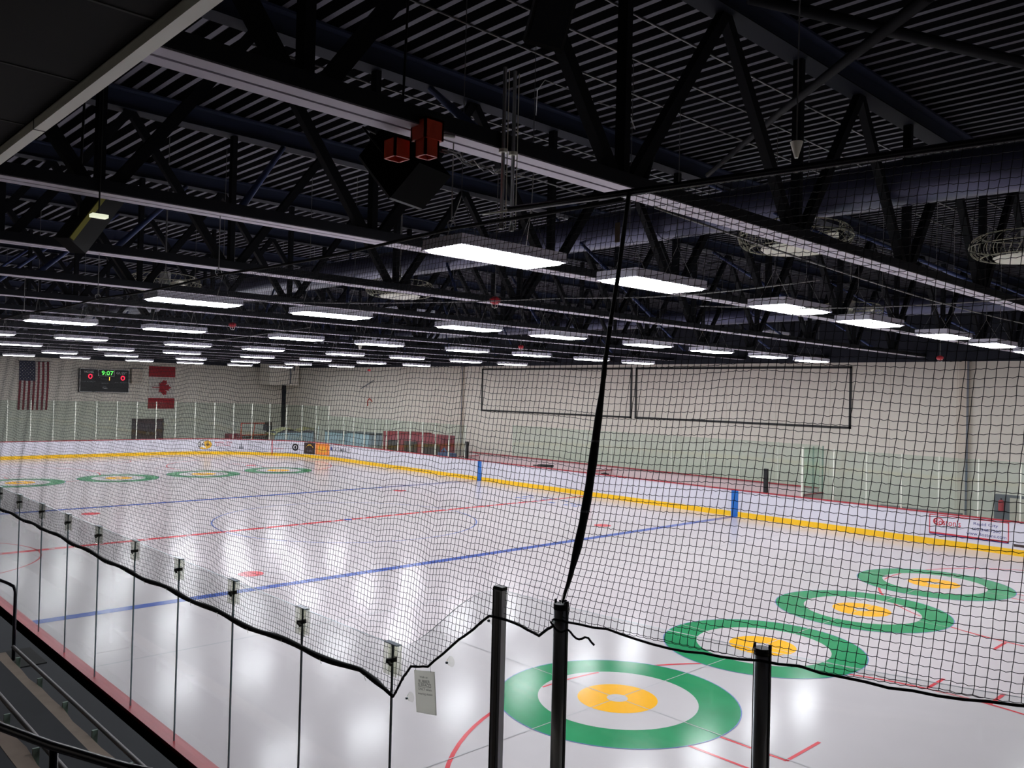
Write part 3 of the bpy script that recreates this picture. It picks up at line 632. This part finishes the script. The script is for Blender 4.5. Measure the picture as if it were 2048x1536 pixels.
# ------------------------------------------------------------------ light fixtures
def fixture():
    g = thing('light_fixture', '', 'ceiling light', (0, 0, 0), 0, 'lit ceiling light fixtures')
    a, b = .74, .31; mb = MB()
    mb.box((-a, -b, 0), (a, b, .095), 'housing').box((-a-.01, -b-.01, -.012), (a+.01, -b+.012, .01), 'housing').box((-a-.01, b-.012, -.012), (a+.01, b+.01, .01), 'housing').box((-a-.01, -b, -.012), (-a+.012, b, .01), 'housing').box((a-.012, -b, -.012), (a+.01, b, .01), 'housing')
    mb.build('housing', g)
    mb = MB(); vs = []
    for z, ia in ((-.002, .015), (-.035, .05)): vs += [(-a+ia, -b+ia, z), (a-ia, -b+ia, z), (a-ia, b-ia, z), (-a+ia, b-ia, z)]
    mb.add(vs, [(7, 6, 5, 4), (0, 4, 5, 1), (1, 5, 6, 2), (2, 6, 7, 3), (3, 7, 4, 0)], 'lamp'); mb.build('lens', g)
    for sx in (-1, 1):
        mb = MB(); mb.tube([(sx*.5, -.25, .095), (sx*.5, 0, .55), (sx*.5, .25, .095)], .006, 'wire', 4, False); mb.tube([(sx*.5, 0, .55), (sx*.5, 0, 2.86)], .006, 'wire', 4, False); mb.build('hanger', g)
    return g
LX = [-10.52, -7.82, -4.30, -1.41, 2.2, 5.33, 8.67, 11.64]; LYs = [-19.1+7.69*k for k in range(7)]
L0 = fixture(); first = True
for r, y in enumerate(LYs):
    for c_, x in enumerate(LX):
        o = L0 if first else copy_tree_fast(L0); first = False
        o.location = (x, y, 6.07)
        o['label'] = 'lit fluorescent fixture in the %s row from the camera, %s from the stands side' % (ORD[r], ORD[c_])
for i, (px, py, l) in enumerate(((820, 624, 'unlit pale fixture hanging below the bright lights left of the red detector'), (1545, 668, 'unlit pale fixture low over the right side'))):
    p = onZ(px, py, 7.1); g = thing('light_fixture', l, 'ceiling light', p)
    MB().box((-.74, -.31, 0), (.74, .31, .09), 'housing').build('housing', g); MB().box((-.7, -.27, -.02), (.7, .27, 0), 'offlamp').build('lens', g)
    MB().tube([(-.5, 0, .09), (-.5, 0, 1.7)], .006, 'wire', 4).tube([(.5, 0, .09), (.5, 0, 1.7)], .006, 'wire', 4).build('hanger', g)
# red detectors
for px, py, l, s_ in ((990, 600, 'red round detector with white cage hanging below the brightest light', 1), (465, 649, 'red round detector left between the light rows', 1), (1042, 693, 'red round detector over the middle of the rink', 1), (738, 740, 'red detector against the far wall top', 1), (1880, 715, 'red detector by the right wall top', .9)):
    p = onZ(px, py, 6.32) if py < 700 else onZ(px, py, 6.1); 
    if py >= 700: p = onX(px, py, 10.5)
    g = thing('detector', l, 'detector', p); g.scale = (.75, .75, 1)
    MB().tube([(0, 0, .06), (0, 0, .02), (0, 0, -.04), (0, 0, -.08)], [.05, .13, .13, .05], 'adred', 20).build('dome', g, True)
    mb = MB()
    for k in range(6):
        a = math.pi/3*k; mb.tube([(.11*math.cos(a), .11*math.sin(a), -.04), (.07*math.cos(a), .07*math.sin(a), -.13), (.0, .0, -.15)], .006, 'white', 4, False)
    mb.build('cage', g); MB().tube([(0, 0, .06), (0, 0, 8.93-p.z)], .012, 'wire', 5).build('stem', g)
for px, py, z, l in ((1593, 298, 6.6, 'small white cone lamp hanging above the long pipe'), (720, 690, 6.2, 'tiny white cone hanging among the far lights')):
    p = onZ(px, py, z); g = thing('cone_lamp', l, 'lamp', p); s_ = .055 if py < 400 else .12
    MB().tube([(0, 0, s_), (0, 0, -s_*1.3)], [s_*.9, s_*.25], 'trim', 20).build('cone', g); MB().tube([(0, 0, s_), (0, 0, 8.93-z)], .006, 'wire', 5).build('cord', g)
# hanging cables between rows
for i, (A, B_, l) in enumerate((((380, 598, 6.3), (1120, 597, 6.3), 'thin cable crossing behind the net at the red detector'), ((1130, 596, 6.2), (1640, 560, 6.2), 'thin cable right of the red detector'), ((300, 690, 6.2), (620, 655, 6.2), 'thin cable among the left light rows'), ((1310, 415, 6.05), (2060, 650, 6.05), 'long sagging cable falling to the right below the first truss'), ((1400, 612, 6.1), (2060, 596, 6.1), 'thin cable along the right light row'))):
    a = onZ(*A); b = onZ(*B_); pts = [a.lerp(b, t/10)-Vector((0, 0, .08*math.sin(math.pi*t/10))) for t in range(11)]
    tube_thing('cable', pts, .010, 'wire', l, 'cable', n=5)
def hang(g, local, top, r=.012):
    bpy.context.view_layer.update(); q = g.matrix_world.inverted()@Vector(top); MB().tube([local, q], r, 'black', 6).build('hanging_rod', g)
# ------------------------------------------------------------------ items on the first truss
Y1 = TY[2]
g = thing('truss_clamp', 'orange beam clamps gripping the first truss bottom chord', 'clamp', (0, 0, 0))
def obox(a, b, nm):
    mb = MB(); x0, y0, z0 = a; x1, y1, z1 = b; t = .016
    mb.box((x0, y0, z0), (x0+t, y1, z1), 'orange').box((x1-t, y0, z0), (x1, y1, z1), 'orange').box((x0, y0, z0), (x1, y0+t, z1), 'orange').box((x0, y1-t, z0), (x1, y1, z1), 'orange').box((x0, y0, z1-t), (x1, y1, z1), 'orange'); return mb
obox((-13.02, Y1-.18, 6.22), (-12.90, Y1-.06, 6.48), 'a').build('tall_sleeve', g); obox((-13.04, Y1-.2, 6.33), (-12.88, Y1-.04, 6.47), 'a').build('sleeve_collar', g)
obox((-13.14, Y1+.0, 6.22), (-13.00, Y1+.14, 6.36), 'a').build('short_sleeve', g)
MB().tube([(-12.9, Y1-.12, 6.4), (-12.74, Y1-.14, 6.41)], .014, 'wire').tube([(-13.0, Y1+.04, 6.36), (-12.9, Y1-.04, 6.38)], .014, 'wire').build('bolt', g)
g = thing('loudspeaker', 'black loudspeaker hanging tilted under the roof left of the hanging rods', 'loudspeaker', (-12.05, -19.55, 6.62), math.radians(-35)); g.rotation_euler = (-(CF*.35+CR*-.62+Vector((0, 0, -.62)))).normalized().to_track_quat('Y', 'Z').to_euler(); hang(g, (0, .1, .2), (-12.05, -19.55, 8.79)); MB().box((-.235, -.222, -.265), (-.205, -.2, .265), 'adgrey').box((.205, -.222, -.265), (.235, -.2, .265), 'adgrey').box((-.235, -.222, -.265), (.235, -.2, -.235), 'adgrey').build('grille_frame', g)
MB().box((-.24, -.2, -.27), (.24, .2, .27), 'spk').build('cabinet', g); MB().box((-.2, -.215, -.23), (.2, -.2, .23), 'chordside').build('grille', g); MB().tube([(-.25, 0, 0), (-.27, 0, .4), (.27, 0, .4), (.25, 0, 0)], .012, 'black').build('bracket', g)
g2 = thing('loudspeaker', 'dark loudspeaker hanging at the top edge right of centre', 'loudspeaker', onZ(1100, 35, 7.3)); g2.rotation_euler = (.5, .2, -.6)
hang(g2, (0, 0, .2), g2.location+Vector((0, 0, 8.79-g2.location.z))); MB().box((-.14, -.12, -.2), (.14, .12, .2), 'black').build('cabinet', g2); MB().box((-.12, -.13, -.17), (.12, -.12, .17), 'chordside').build('grille', g2)
p = onY(178, 438, TY[3]+.35)
g = thing('radiant_heater', 'dark box heater with yellow edge hanging under the second truss at left', 'heater', p); g.rotation_euler = (.15, math.radians(-57), math.radians(10))
MB().box((-.34, -.12, -.12), (.34, .12, .10), 'black').build('casing', g); MB().box((-.33, -.135, .055), (.33, -.12, .10), 'yellowed').build('edge_strip', g); MB().box((.36, -.1, -.1), (.38, .1, .08), 'adgrey').build('end_plate', g)
hang(g, (.25, 0, .1), p+Vector((.1, 0, 8.77-p.z))); hang(g, (-.05, 0, .1), p+Vector((-.05, 0, 8.77-p.z)))
q = onY(198, 429, TY[3]-.15); g = thing('spot_lamp', 'small white lit lamp head beside the yellow edged heater', 'lamp', q)
MB().box((-.07, -.05, -.03), (.07, .05, .0), 'spot').build('lamp_head', g); MB().tube([(0, 0, 0), (0, 0, 8.77-q.z)], .008, 'black').build('arm', g)
g = thing('support_rods', 'pair of threaded steel rods hanging through the first truss', 'rods')
for x in (-12.29, -12.19):
    MB().tube([(x, Y1-.16, 5.84), (x, Y1-.16, 7.02)], .014, 'alu', 8).tube([(x, Y1-.16, 5.83), (x, Y1-.16, 5.87)], .02, 'wire', 8).build('rod', g)
    MB().tube([(x, Y1-.16, TB-.03), (x, Y1-.16, TB-.005)], .034, 'trim', 10).build('nut', g)
    MB().tube([(x+.022, Y1-.18, 5.84), (x+.022, Y1-.18, 7.0)], .004, 'trim', 5).build('thread_highlight', g)
# ------------------------------------------------------------------ net support pipe, ropes, nets
PZ = 5.80
def pipe_x(y): return -12.65+(-22.55-y)*(.31/1.94)
tube_thing('net_pipe', [(pipe_x(y), y, PZ) for y in (-21.7, -22.55, -24.5, -28.5)], .021, 'rail', 'long dark pipe carrying the right net from the rods to the right edge', 'pipe', n=12)
tube_thing('net_pipe_stub', [onX(966, 429, -12.7), onX(1022, 420, -12.75)], .007, 'trim', 'short pale rod beside the end of the net pipe', 'rod')
NX = -12.63; CELL = .0400; CR_ = .0018
def zrope(y):
    k = (y-TY[2])/3.85; return PZ-.03*math.sin(math.pi*(k-math.floor(k)))
NETEND = 8.0
tube_thing('net_rope', [(NX, -22.5+.25*i, zrope(-22.5+.25*i)) for i in range(int((NETEND+22.5)/.25))], .013, 'rope', 'black rope along the top of the left net under the trusses', 'rope')
for i, y in enumerate(TY[2:10]):
    tag(MB().tube([(NX, y, TB), (NX, y, PZ+.06)], .005, 'wire', 5).tube([(NX+.035*math.cos(t*.7), y, PZ+.025+.035*math.sin(t*.7)) for t in range(10)], .005, 'wire', 5, False).build('rope_hook'), 'small steel hook holding the net rope below the %s truss' % ORD[i], 'hook', 'net rope hooks')
SEAMPX = [(1258, 385), (1247, 470), (1235, 560), (1222, 640), (1211, 720), (1203, 790), (1195, 850), (1186, 920), (1176, 990), (1166, 1045), (1154, 1100), (1141, 1150), (1125, 1205)]
SP = []
for i_, (a_, b_) in enumerate(SEAMPX):
    t_ = (b_-385)/820; SP.append(onX(a_, b_, -12.66-.32*t_-.03*math.sin(math.pi*t_)))
def seam_at(z):
    for a, b in zip(SP, SP[1:]):
        if b.z <= z <= a.z: return a.lerp(b, (a.z-z)/(a.z-b.z))
    return SP[0] if z > SP[0].z else SP[-1]
def seam_dy(z):
    q = seam_at(z); k = (SP[0].z-q.z)/(SP[0].z-SP[-1].z); return q.y-(SP[0].y+(SP[-1].y-SP[0].y)*k)
def smooth(t): t = max(0, min(1, t)); return t*t*(3-2*t)
HEM = [(-22.42, 3.36), (-22.3, 3.27), (-22.1, 3.30), (-21.88, 3.29), (-21.6, 3.08), (-21.3, 2.84), (-21.12, 2.80), (-21.02, 2.68), (-20.93, 2.545), (-20.75, 2.58), (-20.53, 2.615), (-20.2, 2.60), (-19.7, 2.585), (-19.0, 2.56), (-18.46, 2.549), (-17.5, 2.55), (-15.8, 2.53), (-12.5, 2.56)]
def hemz(y):
    if y >= HEM[-1][0]: return 2.55+.012*math.sin(y*5.1)
    for (a, za), (b, zb) in zip(HEM, HEM[1:]):
        if a <= y <= b: return za+(zb-za)*(y-a)/(b-a)+(.012*math.sin(y*5.1) if y > -20.9 else 0)
    return HEM[0][1]
def build_net(TPf, BTf, n, hemf, name, label, fold, tilt=0):
    """vertical cords i=0..n; TPf(i)->top, BTf(i)->bottom guide (at hem); grid follows knots at CELL pitch"""
    cols = []
    for i in range(n+1):
        T = np.array(TPf(i)); Bv = np.array(BTf(i)); L = np.linalg.norm(Bv-T); m = int(L/CELL); t = np.linspace(0, 1, m+1)
        if m*CELL < L: t = np.append(np.arange(m+1)*CELL/L, 1.0)
        P_ = T[None]+(Bv-T)[None]*t[:, None]; env = np.sin(np.pi*np.clip(t, 0, 1))**.7
        low = t*1.0
        fx, fz = fold(i, t)
        P_[:, 0] += fx; P_[:, 2] += fz*np.minimum(1, np.minimum(t*6, (1-t)*9))
        P_[:, 0] -= .04*np.sin(np.pi*t)*1.0
        P_[:, 1] += np.array([seam_dy(z) for z in P_[:, 2]])*math.exp(-i*CELL/.9)
        P_[1:-1] += RNG.normal(0, .0011, P_[1:-1].shape)
        cols.append(P_)
    segs = []
    V = []; F = []
    def seg_add(A, B, r):
        A = np.array(A); B = np.array(B); D = B-A; L = np.linalg.norm(D, axis=1, keepdims=True)+1e-9; D = D/L
        ref = np.array([1., 0, 0]); a = np.cross(D, ref); a /= np.linalg.norm(a, axis=1, keepdims=True)+1e-9; b = np.cross(a, D)
        ring = []
        for k in range(3):
            th_ = 2*np.pi*k/3; o = (a*np.cos(th_)+b*np.sin(th_))*r; ring.append((A+o, B+o))
        base = sum(len(v) for v in V); N = len(A)
        arr = np.stack([ring[0][0], ring[1][0], ring[2][0], ring[0][1], ring[1][1], ring[2][1]], 1).reshape(-1, 3); V.append(arr)
        idx = base+6*np.arange(N)[:, None]
        for k in range(3):
            k2 = (k+1) % 3; F.append(np.stack([idx[:, 0]+k, idx[:, 0]+k2, idx[:, 0]+3+k2, idx[:, 0]+3+k], 1))
    for i in range(n+1):
        P_ = cols[i]; seg_add(P_[:-1], P_[1:], CR_)
    for i in range(n):
        a, b = cols[i], cols[i+1]; m = min(len(a), len(b))
        mid = (a[:m]+b[:m])/2; mid[:, 2] -= .002+.0035*RNG.rand(m); mid[:, 0] += RNG.normal(0, .0015, m)
        seg_add(a[:m], mid, CR_); seg_add(mid, b[:m], CR_)
    V_ = np.concatenate(V); F_ = np.concatenate(F)
    me = bpy.data.meshes.new(name); me.vertices.add(len(V_)); me.vertices.foreach_set('co', V_.astype(np.float32).ravel())
    me.loops.add(F_.size); me.loops.foreach_set('vertex_index', F_.astype(np.int32).ravel()); me.polygons.add(len(F_))
    me.polygons.foreach_set('loop_start', np.arange(0, F_.size, 4, dtype=np.int32)); me.polygons.foreach_set('loop_total', np.full(len(F_), 4, dtype=np.int32))
    me.update(); me.materials.append(M['netm']); o = bpy.data.objects.new(name, me); COL.objects.link(o)
    tag(o, label, 'net'); return o
nL = int((NETEND+22.53)/CELL)
def yb(i):
    s = i*CELL; return -22.53+s+.10*(1-smooth(s/2.2))
def zig(s):  # fold pattern of the slack net: sharp valleys
    v = 0
    for c_, w_, a_ in ((.9, .10, .022), (1.3, .16, .05), (1.62, .05, .02), (2.0, .12, .03), (2.9, .25, .025), (3.8, .2, .02), (5.1, .3, .03), (7.2, .3, .03), (9.5, .4, .035), (12, .4, .035), (15, .4, .03)):
        d = abs(s-c_)/w_
        if d < 3: v += a_*math.exp(-d)
    return v
foldL = lambda i, t: (.010*np.sin(i*CELL*4.3)*(.3+.7*t)+.006*np.sin(i*CELL*9.7), -zig(i*CELL+.12*(t[:] if 0 else 0))*(.25+.75*t)-.012*np.sin(i*CELL*3.1+t*2.2)-.006*np.sin(i*CELL*8.3+t*4))
build_net(lambda i: (NX, -22.53+i*CELL, zrope(-22.53+i*CELL)), lambda i: (-13.02, yb(i), hemz(yb(i))), nL, hemz, 'protective_net', 'large black safety net hanging left of the black seam over the near boards', foldL)
def edge_r(y):
    """outside face of the tall corner glass at height of the hem, for y<-21.95"""
    dy = -SA-y; R = RC+.075
    if dy <= 0: return -HW-.075
    return -SE-math.sqrt(max(0, R*R-dy*dy))
nR = int(5.4/CELL)
foldR = lambda i, t: (.018*np.sin(i*CELL*5.0+1.5*t)*np.sin(np.pi*t), -.012*np.sin(i*CELL*4.1+t*1.5)*np.sin(np.pi*t)-.006*np.sin(i*CELL*11+t*3)*(1-t))
def ybr(i): s = i*CELL; return -22.47-s
build_net(lambda i: (pipe_x(-22.57-i*CELL), -22.57-i*CELL, PZ-.02), lambda i: (edge_r(ybr(i))-.02, ybr(i), 3.395+.001*i), nR, None, 'protective_net', 'black safety net hanging right of the black seam in front of the wall frames', foldR)
# seam and hems
B2 = SP[-1].copy(); pts = []; rs = []
for i in range(37):
    t = i/36; z = SP[0].z+(SP[-1].z-SP[0].z)*t; p = seam_at(z); p = Vector((p.x, p.y, z)); pts.append(p)
    rs.append((.0125+.0115*smooth((t-.42)/.22))*(1-.72*smooth((t-.84)/.16))*(1+.06*math.sin(t*60)))
g = thing('net_seam', 'thick black gathered seam running down between the two nets', 'net seam', (0, 0, 0))
MB().tube(pts, rs, 'rope', 10).build('seam_strap', g, True)
for t in (.62, .80, .35):
    i = int(t*36); q = pts[i]; MB().tube([q+Vector((0, 0, -.006)), q+Vector((0, 0, .006))], rs[i]*1.06, 'adgrey', 10, False).build('tie', g)
mb = MB(); knot = [B2+Vector((random.uniform(-.03, .03), random.uniform(-.035, .05), random.uniform(-.14, .03))) for _ in range(22)]
mb.tube(knot, .007, 'rope', 5); mb.build('knot', g)
# outer corner square label on seam upper part
q = onX(1235, 465, -12.78); tag(MB().box((q.x-.004, q.y-.015, q.z-.055), (q.x+.004, q.y+.015, q.z+.055), 'bench').tube([(q.x, q.y, q.z+.05), (q.x, q.y, q.z+.09)], .003, 'rope', 4).build('net_tag'), 'small tan label tied high on the net seam', 'label')
hp = []; y = -20.93
while y < NETEND: hp.append((-13.03, y, hemz(y))); y += .1
hr = [(.012 if i < 2 else .019 if i < 5 else .023)*(1+.12*math.sin(i*.9)) for i in range(len(hp))]
g = thing('net_hem', 'thick black padded hem along the bottom of the left net', 'net hem')
MB().tube(hp, hr, 'rope', 8).build('hem_sleeve', g, True)
for i in range(3, len(hp)-1, 6): q = Vector(hp[i]); MB().tube([q, q+Vector((-.03, .01, 0)), q+Vector((-.02, 0, -.035))], .002, 'trim', 4).build('tie', g)
hp = [(-13.03, a, b) for a, b in HEM[:9]]; fine = []
for (a, b) in zip(hp, hp[1:]):
    for k in range(4): v = Vector(a).lerp(Vector(b), k/4); fine.append(v+Vector((0, 0, random.uniform(-.004, .004))))
fine.append(Vector(hp[-1]))
tag(MB().tube(fine, .008, 'rope', 6).build('hem_cord'), 'thin black hem cord rising from the low net corner to the tall posts', 'cord')
fine = []
for i in range(56):
    yv = -22.42-.09*i; fine.append((edge_r(yv)-.03, yv, 3.385+.0022*i+random.uniform(-.006, .006)+.012*math.sin(i*.55)))
tag(MB().tube(fine, .0065, 'rope', 6).build('hem_cord'), 'black hem cord along the bottom of the right net', 'cord')
fine = [(edge_r(-22.42-.02*i)-.055, -22.42-.02*i, 3.38-.035*abs(math.sin(i*.5))-.002*i) for i in range(16)]
tag(MB().tube(fine, .006, 'rope', 5).build('spare_cord'), 'loose coil of black cord at the foot of the seam', 'cord')
for (px, py, l) in ((815, 1396, 'clear round suction cup at the lowest corner of the net'), (979, 1241, 'clear round suction cup left of the flat tall post'), (1108, 1240, 'clear round suction cup left of the round post'), (895, 1325, 'clear round suction cup above the paper sign')):
    q = onX(px, py, -13.0); mb = MB(); mb.tube([(q.x, q.y, q.z), (q.x+.03, q.y, q.z)], [.012, .035], 'clip', 20, False).tube([(q.x-.012, q.y, q.z), (q.x, q.y, q.z)], .008, 'gedge', 8)
    tag(mb.build('suction_cup'), l, 'suction cup')
# paper sign hanging on the glass
P0 = onX(828, 1340, -12.99); P1 = onX(868, 1344, -12.99); P2 = onX(872, 1431, -12.99); P3 = onX(833, 1424, -12.99)
g = thing('paper_sign', 'white paper sign hanging on the glass below the net corner', 'sign')
bk = Vector((.006, 0, 0)); MB().add([P0, P1, P2, P3, P0+bk, P1+bk, P2+bk, P3+bk], [(3, 2, 1, 0), (4, 5, 6, 7), (0, 1, 5, 4), (1, 2, 6, 5), (2, 3, 7, 6), (3, 0, 4, 7)], 'paper').build('sheet', g)
fn = lambda a, b: tuple(P3.lerp(P2, a).lerp(P0.lerp(P1, a), b)-Vector((.002, 0, 0)))
mb = MB()
for t_ in (('Walk on', .28, .68, .83, .88), ('RUBBER', .22, .78, .72, .79), ('SURFACES', .18, .84, .63, .70), ('ONLY when', .18, .84, .54, .60), ('wearing skates', .15, .88, .42, .49)): put_text(mb, t_[0], fn, *t_[1:], 'ink')
for b in (.705, .615): mb.add([fn(.2, b), fn(.82, b), fn(.82, b+.006), fn(.2, b+.006)], [(0, 1, 2, 3)], 'ink')
mb.build('lettering', g)
MB().tube([fn(.1, 1), fn(.12, 1.11)], .002, 'wire', 4).tube([fn(.85, .98), fn(.86, 1.25)], .0015, 'wire', 4).build('string', g)
q = Vector(fn(.12, 1.1)); MB().box((q.x-.004, q.y-.014, q.z-.006), (q.x+.004, q.y+.014, q.z+.006), 'bluebox').build('pin', g)
# wire bundle from clamps to rods and on
a = onY(885, 300, Y1-.1); b = onY(1045, 350, Y1-.1); c_ = onY(1200, 400, Y1-.2)
for i in range(4):
    pts = [a.lerp(b, t/12)+Vector((random.uniform(-.02, .02), random.uniform(-.02, .02), random.uniform(-.03, .02)-.03*math.sin(math.pi*t/12))) for t in range(13)]
    if i == 0: pts += [b.lerp(c_, t/6) for t in range(1, 7)]
    tube_thing('wire_bundle', pts, .005, 'wire' if i % 2 == 0 else 'adgrey', ['loose grey wire running right past the rods', 'loose grey wire sagging lowest of the bundle', 'loose grey wire twisted in the middle of the bundle', 'loose grey wire on top of the bundle'][i], 'wire', 'wires between clamps and rods', 5)
tube_thing('hanging_wire', [onY(1072, 300, -20.4), onY(1068, 340, -20.3), onY(1062, 420, -20.2), onY(1052, 492, -20.1)], .004, 'wire', 'thin wire hanging down to the brightest light', 'wire', n=5)
for pts_, l in (([(1072, 230), (1075, 180), (1090, 160), (1142, 180)], 'bent thin wire above the rods'), ([(1195, 205), (1240, 218), (1262, 235), (1270, 258)], 'bent thin wire under the roof deck right of the small panel')):
    tube_thing('hanging_wire', [onZ(x, y, 8.0) for x, y in pts_], .006, 'wire', l, 'wire', n=5)
q = onZ(1176, 204, 8.1); tag(MB().box((q.x-.04, q.y-.04, q.z), (q.x+.04, q.y+.04, q.z+.03), 'trim').build('sensor'), 'small white square sensor under the roof deck', 'sensor')
# ------------------------------------------------------------------ stands bottom left
for k in range(6):
    z = 1.07+.33*k; x1 = -13.22-.75*k
    o = tag(MB().box((x1-.75, -34, z-.5), (x1, 14, z), 'mats').box((x1-.012, -34, z-.5), (x1, 14, z-.001), 'step').build('stand_step'), 'black rubber covered stand step, %s up from the boards' % ORD[k], 'step', 'stand steps')
    g = thing('stand_bench', 'long bench of the stands, %s row up from the boards' % ORD[k], 'bench', (x1-.4, 0, z), 0, 'benches of the stands')
    for (ya, yb_) in (((-30, -13.62),) if k == 0 else ((-30, -13.6), (-11.6, 12))):
        MB().tube([(0, ya, .2), (0, yb_, .2)], .022, 'pipe', 10).build('front_pipe', g, True)
        n = 40; mb = MB(); vs = []
        for i in range(n+1):
            y_ = ya+(yb_-ya)*i/n; wv = .012*math.sin(y_*3.1)+.008*math.sin(y_*7.7)
            vs += [(-.10+wv, y_, .10), (-.24, y_, .10), (-.24, y_, .15), (-.10+wv, y_, .15)]
        mb.add(vs, [(4*i+j, 4*i+(j+1) % 4, 4*i+4+(j+1) % 4, 4*i+4+j) for i in range(n) for j in range(4)]+[(3, 2, 1, 0), (4*n, 4*n+1, 4*n+2, 4*n+3)], 'bench'); mb.build('seat_plank', g)
        y_ = yb_-.5
        while y_ > max(ya, -26): MB().box((-.085, y_-.012, 0), (-.035, y_+.012, .2), 'fin').build('bracket', g); y_ -= .95
MB_ = MB().tube([(-13.6, -13.56, 1.07), (-13.6, -13.56, 1.95), (-13.61, -13.52, 2.01), (-13.65, -13.40, 2.035), (-13.75, -13.0, 2.06), (-14.3, -11.9, 2.2)], .02, 'rail', 10).build('handrail', smooth=True)
tag(MB_, 'black bent handrail post at the end of the lowest bench', 'handrail')
pp = [onZ(-260, 1360, 2.85), onZ(0, 1453, 3.05), onZ(108, 1493, 3.12), onZ(257, 1537, 3.2), onZ(400, 1570, 3.28)]
tag(MB().tube(pp, .019, 'rail', 12).tube([pp[2], (pp[2].x, pp[2].y, 2.0)], .017, 'rail', 10).build('handrail', smooth=True), 'thick black handrail sloping across the bottom left corner', 'handrail')
tag(MB().box((-13.95, -13.9, 1.071), (-13.3, -13.1, 1.082), 'step').build('floor_plate'), 'worn beige landing at the foot of the handrail post', 'floor plate')
